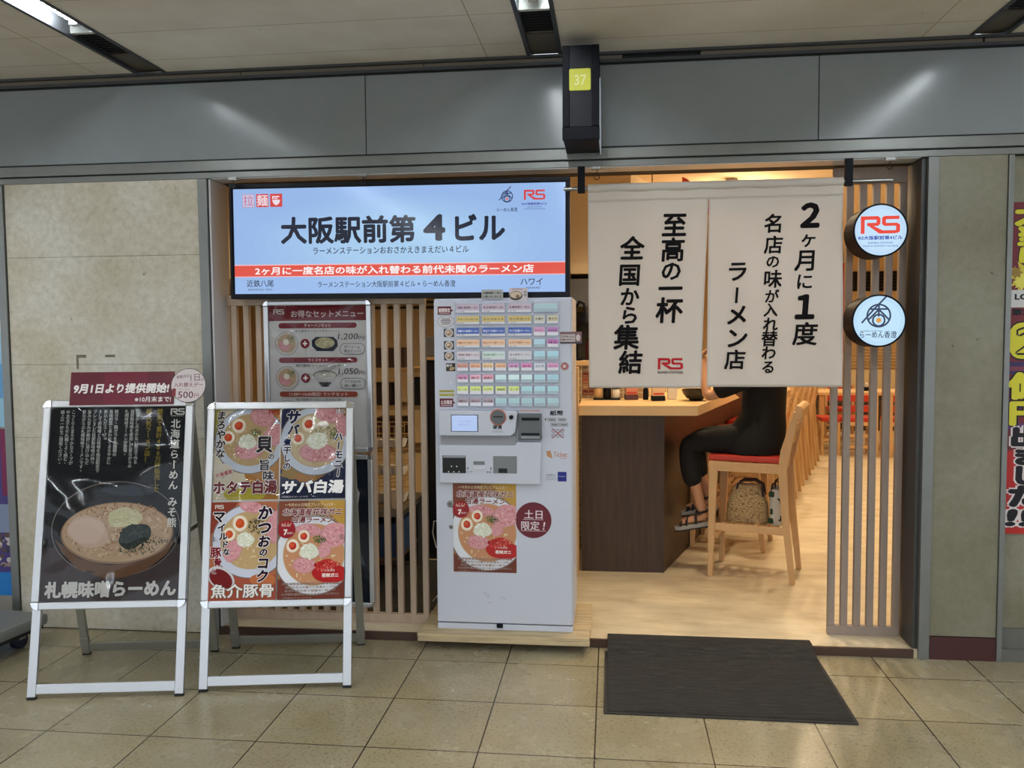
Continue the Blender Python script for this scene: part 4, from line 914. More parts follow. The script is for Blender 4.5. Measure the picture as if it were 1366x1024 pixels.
# ------------------------------------------------------------------ two poster frames fixed to the left slat screen
def wall_frame(label, x, z0, w, h, art):
    t = thing('framed_poster', label, 'poster', (x, .1435, z0)); rail = .026
    snap_rails(t, w, 0, h, rail, Matrix.Identity(4), -.020, -.0005)
    MB().box((-w/2+.015, -.006, .015), (w/2-.015, -.001, h-.015)).build('back_board', 'white_paint', t)
    iw = w-2*rail; ih = h-2*rail
    art(iw/100, ih/(iw/100)).build('poster', 'print_under_film', t, M=Matrix.Translation((0, -.0065, rail)))
    MB().box((-iw/2-.003, -.0172, rail-.003), (iw/2+.003, -.0168, h-rail+.003)).build('cover_sheet', 'cover_film_wavy', t)
def menu_art(u, H):
    a = Art(100, H, u, (206,204,204)); DR = (120,36,48)
    a.rect(0, 0, 100, 15, DR); rs_logo(a, 5, 3.4, 11, (226,220,222)); a.text('お得なセットメニュー', 60, 8.2, w=74, h=7.2, c=(226,214,216), bold=.02)
    def row(y, pill, sub, c, price, note, rice):
        a.rrect(10, y, 90, y+5.4, 2.6, c); a.text(pill, 50, y+2.7, w=min(60, len(pill)*3.4), h=3.6, c=(226,206,206), bold=.02)
        a.text(sub, 50, y+8.2, w=46, h=2.9, c=(60,56,60))
        bowl(a, 18, y+20.5, 11.5, (188,160,130), (196,190,186)); meat(a, 15.5, y+23, 6, 5, .3, None, int(y)); herb(a, 22.5, y+16, 4, 4, None, 3); a.disc(17.5, y+19, 3, (232,224,206))
        a.disc(37, y+20.5, 4.7, DR); a.text('+', 37, y+20.5, h=5, c=(236,226,226), bold=.04)
        if rice:
            a.disc(57, y+17.6, 12, (84,44,44), ry=4.6); a.disc(57, y+17.8, 11.3, (206,204,194), ry=3.9); a.poly([(45,y+18.2),(69,y+18.2),(66,y+23),(61,y+27.5),(53,y+27.5),(48,y+23)], (190,186,186)); a.poly([(50,y+24.6),(64,y+24.6),(60,y+29),(54,y+29)], (58,52,58)); a.speck(57, y+18.6, 10, 3, [(224,222,212),(196,194,182)], 60, .7, 4)
        else:
            a.poly([(44,y+17.5),(48,y+14),(66,y+14),(70,y+17.5),(70.5,y+23),(66,y+28),(49,y+28),(44,y+23)], (46,50,66)); a.disc(57.3, y+20, 10, (186,182,150), ry=5.4); a.speck(57.3, y+20, 9, 5, [(206,200,160),(176,160,110),(150,140,100)], 70, .8, 6)
        if price:
            a.text(price, 81, y+14.2, w=20, h=6.8, c=(70,52,56), shear=.15); a.text('円!', 95, y+15.4, w=6.5, h=4, c=(70,52,56))
            a.rrect(72.5, y+20.5, 98, y+31.5, 5, (70,66,72)); a.rrect(73, y+21, 97.5, y+31, 4.6, (206,204,204)); a.text(note[0], 85, y+24, w=16, h=3.2, c=(50,46,52), bold=.015); a.text(note[1], 85, y+28, w=17, h=3.2, c=(50,46,52), bold=.015)
    row(17, 'チャーハンセット', '魚介豚骨ラーメン＋半チャーハン', (124,42,56), '1,200', ('ボリューム', '満点セット!'), False)
    row(51.2, 'ライスセット', '魚介豚骨ラーメン＋ライス', (124,42,56), '1,050', ('ライスは〆の', '追い飯に!'), True)
    row(85, '11:00～16:00限定! ランチセット', '魚介豚骨ラーメン＋まかない丼', (150,74,56), None, None, True)
    return a
def navy_art(u, H):
    a = Art(100, H, u, (24,32,46)); a.poly([(72,14),(84,18),(91,34),(88,52),(78,56),(72,50)], (206,206,204)); a.poly([(70,74),(88,86),(96,108),(88,104),(74,88)], (70,84,100)); a.disc(40, 100, 22, (60,74,92), ry=10); return a
wall_frame('silver framed set menu poster with maroon header, under the wide display', -.616, .985, .60, .822, menu_art)
wall_frame('lower silver poster frame with a dark navy sheet, behind the four-picture stand', -.622, .130, .60, .842, navy_art)
# ------------------------------------------------------------------ doorway curtain
NU = 1.222/333.0; NX = 1.4615; NZ0 = 1.345; NH = 276*NU
m, nt, b = node_mat('curtain_cloth')
b.inputs['Base Color'].default_value = lin((230,222,214)); b.inputs['Roughness'].default_value = .95; b.inputs['Specular IOR Level'].default_value = .1
trn = nt.nodes.new('ShaderNodeBsdfTranslucent'); trn.inputs[0].default_value = lin((214,196,168)); mx_ = nt.nodes.new('ShaderNodeMixShader'); mx_.inputs[0].default_value = .25
nt.links.new(b.outputs[0], mx_.inputs[1]); nt.links.new(trn.outputs[0], mx_.inputs[2]); nt.links.new(mx_.outputs[0], nt.nodes['Material Output'].inputs['Surface'])
tc = nt.nodes.new('ShaderNodeTexCoord'); n1 = noise_node(nt, tc.outputs['Object'], 5, 3); bp = nt.nodes.new('ShaderNodeBump'); bp.inputs['Strength'].default_value = .35; bp.inputs['Distance'].default_value = .02
nt.links.new(n1.outputs[0], bp.inputs['Height']); nt.links.new(bp.outputs[0], b.inputs['Normal'])
def drape(v):
    x, y, z = v; f = min(1.0, max(0.0, (NH-.05-z)/.5)); k = 1 if x < 0 else -1
    return (x, y + f*(.010*math.sin(x*17+.6+z*1.2) + .009*math.sin(x*8.5+z*2.0) + .006*math.sin(z*6+x*4)) + .004*math.sin(x*30)*(1-f) - .014*f*max(0, (x*k+.06))*2, z)
t = thing('doorway_curtain', 'white split cloth curtain with black brush lettering hanging in the doorway', 'curtain', (NX, -.034, NZ0))
def cloth_panel(name, xa, xb, xa2, xb2, z0, z1, nx, nz):
    mb = MB(); vs = []; fs = []
    for j in range(nz+1):
        w = j/nz; z = z0 + (z1-z0)*w; l = xa2 + (xa-xa2)*w; r = xb2 + (xb-xb2)*w
        for i in range(nx+1): vs.append((l + (r-l)*i/nx, 0, z))
    for j in range(nz):
        for i in range(nx): q = j*(nx+1)+i; fs.append((q, q+1, q+nx+2, q+nx+1))
    mb.add(vs, fs)
    o = mb.build(name, 'curtain_cloth', t, fn=drape, smooth=True, fix=False)
    md = o.modifiers.new('thickness', 'SOLIDIFY'); md.thickness = .0012; md.offset = 1.0
    return o
def ux(u): return (u-952.5)*NU
HL = .611; ZS1 = NH-.085
cl = cloth_panel('cloth_panel', -HL, ux(946.3), -HL+.004, ux(937.5), 0, ZS1, 40, 60)
cr = cloth_panel('cloth_panel', ux(946.9), HL, ux(945.5), HL+.006, .004, ZS1, 44, 60)
mbh = cloth_panel('cloth_header', -HL, HL, -HL, HL, ZS1, NH-.022, 84, 5)
sl = MB(); vs = []; fs = []; NS = 84; K = 12
for i in range(NS+1):
    for k in range(K): a_ = 2*PI*k/K; vs.append((-HL+2*HL*i/NS, .0205*math.cos(a_)*.8+.002, NH-.020+.0205*math.sin(a_)))
for i in range(NS):
    for k in range(K): fs.append((i*K+k, (i+1)*K+k, (i+1)*K+(k+1)%K, i*K+(k+1)%K))
sl.add(vs, fs).build('pole_sleeve', 'curtain_cloth', t, smooth=True)
BK = (24,22,24)
def curtain_print(a, panel):
    lt = a.build('lettering', 'cloth_print', panel); bm = bmesh.new()
    bm.from_mesh(lt.data); bmesh.ops.triangulate(bm, faces=bm.faces)
    es = [e for e in bm.edges if e.calc_length() > .04]; bmesh.ops.subdivide_edges(bm, edges=es, cuts=3)
    bm.to_mesh(lt.data); bm.free()
    for v in lt.data.vertices: x, y, z = drape((v.co.x, 0, v.co.z)); v.co.y = y - .0022 + v.co.y
a = Art(333, 276, NU, eps=.00003)
for ch, u, v, s in (('至',901.5,299,34),('高',899.5,332,33),('の',897.5,360,29),('一',896.5,384,33),('杯',895,413,36),('全',845.5,329,33),('国',842,364.5,31),('か',842,394,27),('ら',842,419,27),('集',838,449,35),('結',843.5,483,33)):
    a.vtext(ch, u-786, v-242-s/2, s, BK, bold=.03, shear=.06)
rs_logo(a, 880-786, 477.5-242, 33, (186,40,50)); a.text('RAMEN STATION', 896.5-786, 496.8-242, w=33, h=3.4, c=BK, bold=.014)
curtain_print(a, cl)
a = Art(333, 276, NU, eps=.00003)
for ch, u, v, s in (('２',1078,290,40),('ヶ',1076,321,23),('月',1073,349,30),('に',1071,377,23),('１',1072,410,40),('度',1073,446,32),('名',1031,300,26),('店',1031,328,25),('の',1030,350,19),('味',1030,373,25),('が',1029,396,19),('入',1028,414,19),('れ',1028,433,20),('替',1027,452,22),('わ',1026.5,471,20),('る',1026,490,19),('ラ',984.5,362,29),('ー',984,394,25),('メ',985,420,30),('ン',985,451,30),('店',983,480,28)):
    a.vtext(ch, u-786, v-242-s/2, s, BK, bold=.05 if ch in '２１' else .028, shear=.06)
curtain_print(a, cr)
t = thing('curtain_pole', 'thin metal pole holding the doorway curtain, hung from two black straps', 'pole', (NX, -.030, NZ0+NH-.020))
MB().tube([(.73-NX, 0, 0), (2.30-NX, 0, 0)], .0095, 14).build('rod', 'steel', t, smooth=True)
for x in (.818, 2.098): MB().box((x-.018, -.013, -.022), (x+.018, .013, 2.446-(NZ0+NH-.020))).build('strap', 'black_metal', t, M=Matrix.Translation((-NX, 0, 0)), bev=.002)
# ------------------------------------------------------------------ round lightbox signs
def round_sign(label, z, art):
    R = .124; t = thing('round_sign', label, 'sign', (2.234, -.08, z))
    MB().lathe([(R*.97, -.165), (R+.002, -.160), (R+.002, .004), (R-.006, .006), (R-.006, .001)], (0,0,0), 64, axis='y').build('drum', 'black_metal', t, smooth=True)
    a = Art(2, 2, R); art(a); a.build('face', 'sign_glow', t, M=Matrix.Translation((0, -.002, -R)))
    MB().box((-.03, .1655, -.03), (.03, .2605, .03)).build('bracket', 'black_metal', t)
def s1(a):
    a.eps = .0001; B_ = (186,214,240)
    a.disc(1, 1, .952, B_, n=72); a.disc(1, 1, .8, (192,220,244), n=60); rs_logo(a, .27, .46, 1.44, (228,72,58)); a.text('RS大阪駅前第4ビル', 1, 1.28, w=1.62, h=.155, c=(34,72,170), bold=.03); a.text('RAMEN STATION', 1, 1.475, w=.9, h=.075, c=(70,110,180), bold=.01); a.text('OSAKA EKIMAE 4 building', 1, 1.60, w=1.3, h=.075, c=(70,110,180), bold=.01)
def s2(a):
    a.eps = .0001
    a.disc(1, 1, .952, (182,216,240), n=72); a.disc(1, 1, .8, (188,222,244), n=60); kasumi_logo(a, .99, .80, .74, (44,60,88)); a.text('らーめん香澄', .98, 1.53, w=1.36, h=.27, c=(40,52,78), bold=.012); a.text('RAMEN KASUMI', .72, 1.39, w=.8, h=.05, c=(60,76,100))
round_sign('upper round lit sign with red station letters at the right of the doorway', 2.096, s1)
round_sign('lower round lit sign with a bowl emblem at the right of the doorway', 1.668, s2)
# ------------------------------------------------------------------ number box, hooks, mat, marks
t = thing('number_box', 'black projecting box with the yellow number 37 on the metal fascia', 'sign', (.827, -.33, 2.503))
MB().box((-.084, .012, .012), (.084, .328, .44)).build('case', 'black_metal', t, bev=.006)
MB().box((-.0845, 0, .07), (-.052, .012, .437)).box((.052, 0, .07), (.0845, .012, .437)).build('side_post', 'black_metal', t, bev=.003)
MB().box((-.051, .004, .07), (.051, .0118, .437)).build('front_panel', 'black_plastic', t)
MB().box((-.086, -.002, .008), (.086, .0118, .068)).build('bottom_cap', 'black_metal', t, bev=.004)
mat('pale_glass_glow', (190,206,216), .1, 0, emit=.25)  # weak emission put in so the side strip looks bright
MB().box((.0842, .05, .0), (.0895, .30, .30)).build('side_glass', 'pale_glass_glow', t, bev=.001)
a = Art(28, 28, .00352); a.mb.prism_y(rrp(-14*.00352, 0, 14*.00352, 28*.00352, .008), .0002, .004, (206,206,70)); a.rrect(0, 0, 28, 28, 2, (206,208,66)); a.rrect(1, 1, 27, 27, 2, (214,214,74)); a.text('37', 14.6, 14.6, w=15.5, h=13.5, c=(238,236,170), bold=.012)
a.build('number_plate', 'printed', t, M=Matrix.Translation((-.004, -.0005, .232)))
def hook(x, y, label, open_=True):
    t = thing('ceiling_hook', label, 'hook', (x, y, 2.446))
    MB().box((-.022, -.012, -.012), (.022, .012, .0)).box((-.03, -.014, -.016), (.03, .014, -.0125)).build('clip', 'steel', t, bev=.002)
    p = []
    if open_:
        p = [(0, 0, -.016), (0, 0, -.035)] + [(.013*math.sin(a_), 0, -.050 + .014*math.cos(a_)) for a_ in [k*PI/8 for k in range(1, 13)]]
    else:
        p = [(0, 0, -.016), (0, 0, -.028)] + [(.012*math.sin(a_), 0, -.042 + .012*math.cos(a_)) for a_ in [k*PI/8 for k in range(1, 16)]]
    MB().tube(p, .0022, 8).build('wire', 'dark_gap', t, smooth=True)
hook(-.300, -.02, 'metal clip with a ring above the middle of the wide display', False); hook(.895, -.02, 'metal clip with an open hook above the left end of the curtain'); hook(2.29, -.02, 'metal clip above the upper round sign', False); hook(-1.00, -.02, 'metal clip above the left end of the wide display', False)
mt_ = MB(); x0, x1 = .945, 1.965; prof = [(-.757, .001), (-.745, .007), (-.22, .008), (-.14, .016), (-.05, .044), (.0, .053), (.06, .0535), (.075, .046)]; bot = [(.07, .0435), (.004, .0435), (-.004, .0425), (-.06, .034), (-.14, .006), (-.20, .0005), (-.75, .0005)]
ring_ = prof + bot; n = len(ring_); NXX = 2
vs = [(x0 + (x1-x0)*i, y, z) for i in (0, 1) for y, z in ring_]
fs = [tuple(range(n)), tuple(range(2*n-1, n-1, -1))] + [(i, n+i, n+(i+1)%n, (i+1)%n) for i in range(n)]
t = thing('door_mat', 'dark charcoal ribbed mat on the tiles in front of the doorway', 'mat', (0, 0, 0))
mt_.add(vs, fs).build('carpet', 'ribbed_carpet', t)
mat('mat_rubber', (30,30,31), .7)
ed = MB().box((x0-.012, -.772, .0005), (x1+.012, -.7575, .005)).box((x0-.014, -.757, .0005), (x0-.0005, -.06, .005)).box((x1+.0005, -.757, .0005), (x1+.014, -.06, .005)); ed.build('rubber_edge', 'mat_rubber', t)
mat('tape_residue', (112,104,88), .7)
tag(MB().box((-1.930, -.0012, 1.508), (-1.872, -.0002, 1.524)).box((-1.930, -.0012, 1.447), (-1.917, -.0002, 1.508)).build('tape_mark', 'tape_residue'), 'corner-shaped brown tape mark on the left stone wall', 'tape mark')
tag(MB().box((-1.762, -.0012, 1.510), (-1.705, -.0002, 1.524)).build('tape_mark', 'tape_residue'), 'short straight brown tape mark on the left stone wall, right of the corner-shaped one', 'tape mark')
# lottery poster on the wall at the far right
PU = 1.60/441; a = Art(56, 441, PU); a.mb.box((-28*PU, .0003, 0), (28*PU, .0015, 441*PU), (120,40,50)); a.rect(0, 0, 56, 441, (112,44,56))
YE = (214,206,60); DK = (24,22,30); CX = 27
a.vtext('大当り', CX, 2, [29, 27, 30], YE, bold=.07, out=(50,40,30), ot=.04, wx=1.5)
rnd = random.Random(3)
def burst(cx, cy, r, c, n=12, rr=.6): a.poly([(cx + r*(1 if k % 2 == 0 else rr)*math.cos(PI*k/n), cy + r*(1 if k % 2 == 0 else rr)*math.sin(PI*k/n)) for k in range(2*n)], c)
burst(22, 98, 24, (206,190,70)); burst(16, 104, 12, (226,214,96), 8); burst(30, 92, 13, (180,150,50), 9); burst(40, 108, 10, (60,64,90), 5, .45); burst(8, 92, 9, (150,120,60), 7)
a.rect(0, 115, 56, 138, (206,204,204)); a.text('LOTO6', 29, 124, w=44, h=8, c=(40,36,44), bold=.05); a.rect(24, 120, 32, 128, (190,40,40)); a.text('宝くじ', 29, 133, w=20, h=3, c=(60,56,60))
a.text('第2015回', 29, 144, w=50, h=9, c=DK, bold=.06)
a.rrect(1, 156, 55, 208, 16, (28,26,40)); a.rrect(2, 158, 54, 206, 15, YE); a.text('2', 29, 182, w=40, h=38, c=DK, bold=.05); a.text('2', 29, 182, w=34, h=32, c=(214,206,60), bold=-.005)
a.rect(0, 210, 56, 226, (60,50,96)); a.rect(0, 216, 56, 222, (120,60,80)); a.rect(0, 262, 56, 272, (56,54,110)); a.rect(0, 292, 56, 300, (90,56,110))
a.vtext('億円', CX, 224, [36, 34], YE, bold=.06, out=DK, ot=.05, wx=1.45, pitch=1.02)
a.poly([(0,330),(56,318),(56,441),(0,441)], (176,44,44))
a.vtext('出ました', CX, 295, [29, 25, 27, 31], DK, bold=.07, out=(216,206,206), ot=.06, wx=1.5, pitch=.98)
a.text('!!!', 28, 419, w=50, h=24, c=DK, bold=.05, out=(216,206,206), ot=.06, shear=.2)
o = a.build('lottery_poster', 'printed'); o.location = (2.863 + 28*PU, .0265, .628); tag(o, 'tall yellow and red lottery poster on the wall right of the pillar', 'poster')
# posters at the far left edge
def edge_poster(name, label, z0, z1, fn):
    h = (z1-z0)/.004; a = Art(110, h, .004, (160,190,206)); a.mb.box((-.22, .0003, 0), (.22, .0015, h*.004), (200,210,214)); fn(a, h); o = a.build(name, 'printed'); o.location = (-2.585, .0575, z0); tag(o, label, 'poster')
def e1(a, h):
    a.rect(0, 0, 110, h, (150,196,222)); a.poly([(0,h*.3),(110,h*.2),(110,h*.3),(0,h*.42)], (210,226,232)); a.poly([(0,h*.6),(110,h*.5),(110,h*.56),(0,h*.7)], (214,226,230)); a.poly([(0,h*.8),(110,h*.7),(110,h*.86),(0,h*.92)], (104,160,206))
def e2(a, h):
    a.rect(0, 0, 110, h, (70,60,120)); a.rect(90, 0, 110, h*.4, (120,40,80)); a.rect(0, h*.45, 110, h*.62, (130,140,170)); a.speck(70, h*.72, 40, h*.12, [(90,70,70), (150,130,120), (60,60,80), (190,180,176)], 90, 4, 3); a.rect(0, h*.86, 110, h, (40,120,190))
edge_poster('window_poster', 'pale blue poster at the extreme left edge, above the purple one', 1.12, 2.35, e1); edge_poster('window_poster', 'purple and blue poster at the extreme left edge, under the pale blue one', .16, 1.11, e2)
t = thing('platform_trolley', 'low grey platform trolley on the floor at the left edge', 'trolley', (-2.56, -.62, 0), math.radians(-8))
mat('trolley_grey', (118,120,118), .5); mat('caster_blue', (24,32,60), .5)
MB().box((-.50, -.48, .105), (.50, .48, .165)).build('deck', 'trolley_grey', t, bev=.02)
MB().box((-.48, -.46, .085), (.48, .46, .1045)).build('bumper', 'dark_gap', t)
for sx in (-.4, .4):
    for sy in (-.38, .38):
        w_ = MB().tube([(sx-.018, sy, .042), (sx+.018, sy, .042)], .042, 18).build('wheel', 'caster_blue', t, smooth=True)
        MB().box((sx-.026, sy-.02, .05), (sx-.0185, sy+.02, .0845)).box((sx+.0185, sy-.02, .05), (sx+.026, sy+.02, .0845)).build('fork', 'steel', w_)
# ------------------------------------------------------------------ counter
t = thing('counter', 'dark wooden counter with tiled kitchen wall behind the doorway curtain', 'counter', (1.3, 1.26, ZS))
MB().prism([(.770, 1.262), (1.306, 1.262), (2.96, 6.46), (2.62, 6.57), (1.187, 1.82), (.770, 1.82)], .0, 1.084-ZS).build('body', 'dark_wood', t, M=Matrix.Translation((-1.3, -1.26, 0)))
MB().prism([(1.3025, 1.2598), (1.3085, 1.2598), (1.3095, 1.268), (1.3035, 1.268)], 0, 1.083-ZS).build('corner_trim', 'dark_wood', t, M=Matrix.Translation((-1.3, -1.26, 0)))
wt = MB().prism([(.754, 1.20), (1.516, 1.20), (3.21, 6.54), (2.735, 6.69), (1.192, 1.832), (.754, 1.832)], 1.085, 1.150).build('worktop', 'counter_wood', bev=.003)
tag(wt, 'thick pale wooden worktop on the dark counter, behind the curtain', 'worktop')
tag(MB().box((.722, 1.15, ZS), (.7525, 1.30, 1.40)).build('wood_post', 'pale_wood', bev=.002), 'narrow pale wooden post between the ticket machine and the dark counter', 'post')
CT = t
MB().prism([(.40, 1.842), (1.189, 1.842), (2.72, 6.70), (2.60, 6.74), (1.10, 1.96), (.40, 1.96)], ZS, 1.385).build('tiled_wall', 'splash_tile', CT, M=Matrix.Translation((-1.3, -1.26, -ZS)))
MB().prism([(.40, 1.825), (1.20, 1.825), (2.74, 6.70), (2.52, 6.77), (1.02, 2.06), (.40, 2.06)], 1.386, 1.42).build('ledge', 'counter_wood', CT, M=Matrix.Translation((-1.3, -1.26, -ZS)), bev=.002)
a = Art(26, 50, .0035, (150,112,84))
for k in range(4):
    for j in range(2): a.rect(2+12*j, 3+12*k, 12+12*j, 12+12*k, ((120,50,44), (160,84,60), (176,140,104), (110,44,40))[(k+j) % 4]); a.rect(3+12*j, 9+12*k, 11+12*j, 10+12*k, (214,190,150))
a.mb.box((-13*.0035, .0002, 0), (13*.0035, .001, 50*.0035), (160,120,90))
o = a.build('menu_sheet', 'printed'); o.location = (.80, 1.839, 1.17); tag(o, 'reddish menu sheet with small pictures on the tiled wall beside the curtain', 'menu')
# things on the counter
t = thing('condiment_tray', 'black tray of condiment pots at the near left of the counter, under the curtain edge', 'tray', (.935, 1.70, 1.150))
MB().box((-.095, -.05, .001), (.095, .05, .012)).build('tray', 'black_plastic', t, bev=.004)
for x, m_, h in ((-.062, 'pale_wood', .10), (0.0, 'black_plastic', .11), (.06, 'paper', .09)):
    j = MB().lathe([(.024, .0125), (.028, .02), (.028, h*.75), (.024, h*.85)], (x, 0, 0), 18).build('pot', m_, t, smooth=True); MB().lathe([(.029, h*.86), (.029, h), (.01, h+.006)], (x, 0, 0), 18).build('lid', 'black_plastic', j, smooth=True)
mat('pink_card', (206,140,120), .6); mat('cream_card', (222,196,164), .6); mat('plum', (84,44,50), .4)
def box_holder(name, label, x, y, w, base, card, h=.085):
    t = thing(name, label, 'holder', (x, y, 1.150), math.radians(6)); MB().box((-w/2, -.035, .001), (w/2, .035, .035)).build('base', base, t, bev=.004)
    MB().box((-w/2+.004, -.03, .0355), (w/2-.004, .03, h)).build('cards', card, t, bev=.002); MB().box((-w/2+.010, -.0358, .045), (w/2-.012, -.0302, .056)).build('stripe', 'red_vinyl', t)
box_holder('card_holder', 'plum holder with pink cards on the counter, second from the left', 1.105, 1.70, .09, 'plum', 'pink_card')
box_holder('napkin_holder', 'black holder with pale pink paper on the counter, just left of the white box', 1.285, 1.60, .092, 'black_plastic', 'cream_card', .10)
t = thing('sauce_bottle', 'small dark sauce bottle on the counter between the two holders', 'bottle', (1.205, 1.69, 1.150)); MB().lathe([(.018, .001), (.02, .01), (.02, .07), (.009, .09), (.009, .11)], n=16).build('bottle', 'black_plastic', t, smooth=True); MB().lathe([(.011, .1105), (.011, .125), (.002, .13)], n=14).build('cap', 'red_vinyl', t, smooth=True)
tag(MB().box((1.36, 1.72, 1.151), (1.425, 1.79, 1.235)).build('paper_box', 'paper', bev=.003), 'small white box on the counter left of the black bowl', 'box')
t = thing('ramen_bowl', 'black ramen bowl on the counter in front of the seated person', 'bowl', (1.545, 1.625, 1.150))
mat('bowl_black', (22,22,24), .2)
MB().lathe([(.045, .001), (.05, .012), (.066, .018), (.090, .05), (.100, .078), (.096, .078), (.086, .05), (.06, .024), (0, .022)], n=36).build('bowl', 'bowl_black', t, smooth=True)
mat('broth', (206,178,130), .15); MB().lathe([(.0875, .058), (0, .058)], n=30).build('broth', 'broth', t)
# ------------------------------------------------------------------ counter stools
FWD = Vector((-.953, .303, 0)); RUN = Vector((.303, .953, 0)); SROT = math.atan2(.303, -.953)
def make_stool(label):
    t = thing('counter_stool', label, 'stool', (0,0,0), 0, 'high stools along the counter'); m = 'chair_wood'
    for sy in (-1, 1):
        y0, y1 = sorted((sy*.178, sy*.210))
        MB().prism_y([(.236, 0), (.266, 0), (.262, .755), (.204, .755)], y0, y1).build('leg', m, t, bev=.004)
        MB().prism_y([(-.274, 0), (-.242, 0), (-.190, .40), (-.166, .72), (-.180, .84), (-.256, 1.085), (-.290, 1.085), (-.246, .86), (-.218, .72), (-.236, .40)], y0, y1).build('leg', m, t, bev=.004)
        MB().box((-.2, sy*.194-.011, .305), (.222, sy*.194+.011, .352)).build('side_stretcher', m, t, bev=.003)
        MB().box((-.175, sy*.194-.012, .690), (.208, sy*.194+.012, .752)).build('seat_rail', m, t, bev=.003)
    MB().box((.212, -.178, .25), (.240, .178, .285)).build('foot_rail', m, t, bev=.003)
    MB().box((.206, -.177, .700), (.232, .177, .752)).build('seat_rail', m, t, bev=.003)
    MB().box((-.200, -.177, .700), (-.176, .177, .752)).build('seat_rail', m, t, bev=.003)
    for k in range(5): MB().box((-.165+.075*k, -.183, .330), (-.120+.075*k, .183, .345)).build('shelf_slat', m, t, bev=.002)
    MB().box((-.192, -.205, .7565), (.264, .205, .795)).build('seat_cushion', 'red_vinyl', t, bev=.012)
    for z, dx in ((.86, -.222), (.94, -.244)): MB().box((dx-.010, -.177, z), (dx+.010, .177, z+.045)).build('back_slat', m, t, bev=.003)
    p = [(-.302, 1.04), (-.278, 1.035), (-.262, 1.105), (-.272, 1.125), (-.296, 1.12), (-.312, 1.10)]
    MB().prism_y(p, -.208, .208).build('top_rail', m, t, bev=.005)
    return t
SEAT0 = Vector((1.90, 1.33, ZS))
st0 = make_stool('high wooden stool with red seat nearest the doorway, occupied by the person in black'); st0.location = SEAT0; st0.rotation_euler = (0, 0, SROT)
ORD = ('second', 'third', 'fourth', 'fifth', 'sixth', 'seventh', 'eighth')
for k in range(7):
    o = copy_tree(st0); p = SEAT0 + RUN*(.722 + .72*k) + FWD*.275
    o.location = p; o['label'] = 'empty high wooden stool, %s from the doorway in the row along the counter' % ORD[k]
# ------------------------------------------------------------------ seated person
person = thing('person', 'person in black sitting on the nearest stool, behind the right half of the curtain', 'person', SEAT0, SROT)
def skinned(name, verts, edges, m, parent, root=0, lv=2):
    me = bpy.data.meshes.new(name); me.from_pydata([v[0] for v in verts], edges, []); o = bpy.data.objects.new(name, me); COL.objects.link(o); o.parent = parent
    sk = o.modifiers.new('skin', 'SKIN'); sk.use_smooth_shade = True; sk.branch_smoothing = .3
    lay = me.skin_vertices[0] if len(me.skin_vertices) else None
    if lay is None:
        me.attributes  # layer comes with the modifier
        bm = bmesh.new(); bm.from_mesh(me); bm.verts.layers.skin.verify(); bm.to_mesh(me); bm.free(); lay = me.skin_vertices[0]
    for i, v in enumerate(verts):
        r = v[1]; lay.data[i].radius = r if isinstance(r, tuple) else (r, r); lay.data[i].use_root = (i == root)
    ss = o.modifiers.new('smooth', 'SUBSURF'); ss.levels = lv; ss.render_levels = lv
    me.materials.append(MATS[m] if isinstance(m, str) else m); return o
V = []; Ed = []
def vv(p, r, link=None):
    V.append((p, r)); i = len(V)-1
    if link is not None: Ed.append((link, i))
    return i
pel = vv((-.02, 0, .90), .09); wa = vv((-.05, 0, 1.05), .085, pel); ch = vv((-.05, 0, 1.22), .09, wa); ub = vv((-.055, 0, 1.33), .07, ch); nk = vv((-.045, 0, 1.42), .05, ub); nk2 = vv((-.025, 0, 1.47), .048, nk)
h1 = vv((.0, 0, 1.525), (.075, .062), nk2); h2 = vv((.005, 0, 1.60), (.092, .076), h1); h3 = vv((-.01, 0, 1.655), (.065, .06), h2); vv((.095, 0, 1.575), .011, h2)
def arm(sy, el, wr, hd, curl):
    sh = vv((-.075, sy*.165, 1.345), .056, ub); e = vv(el, .040, sh); m1 = vv(tuple((Vector(el)*.6+Vector(wr)*.4)), .037, e); w = vv(wr, .026, m1)
    d = (Vector(hd)-Vector(wr)).normalized(); side = d.cross(Vector((1, 0, 0.3))).normalized(); bend = d.cross(side).normalized()*curl
    pm = vv(tuple(Vector(wr)+d*.045), (.034, .018), w); pk = vv(tuple(Vector(wr)+d*.085), (.036, .014), pm)
    for k, (o_, ln) in enumerate(((-.027, .060), (-.009, .070), (.009, .066), (.027, .052))):
        b = Vector(wr)+d*.098+side*o_; f1 = vv(tuple(b), .0085, pk); f2 = vv(tuple(b+(d*.8+bend*.6)*ln*.5), .008, f1); vv(tuple(b+(d*.8+bend*.6)*ln*.5+(d*.3+bend)*ln*.45), .0065, f2)
    tb = Vector(wr)+d*.045-side*.038; a1 = vv(tuple(tb), .010, pm); a2 = vv(tuple(tb+(d*.7-side*.5+bend*.4).normalized()*.032), .009, a1); vv(tuple(tb+(d*.7-side*.5+bend*.4).normalized()*.032+(d*.9+bend*.5).normalized()*.026), .007, a2)
arm(1, (.275, .215, 1.158), (.305, .150, 1.335), (.315, .135, 1.42), 1.0); arm(-1, (.09, -.25, 1.14), (.175, -.20, 1.19), (.25, -.19, 1.20), -1.0)
AN = {}
for sy, kz, dz in ((1, .85, 0.0), (-1, .855, .065)):
    hp = vv((-.06, sy*.09, .885), .085, pel); kn = vv((.415, sy*.10, kz), .056, hp); cf = vv((.40, sy*.10, kz-.16), .05, kn); an = vv((.335, sy*.095, .43+dz), .033, cf); he = vv((.305, sy*.095, .365+dz), .032, an)
    ft = vv((.405, sy*.095, .337+dz), (.036, .022), he); vv((.475, sy*.095, .315+dz), (.036, .014), ft)
skinned('body', V, Ed, 'skin', person)
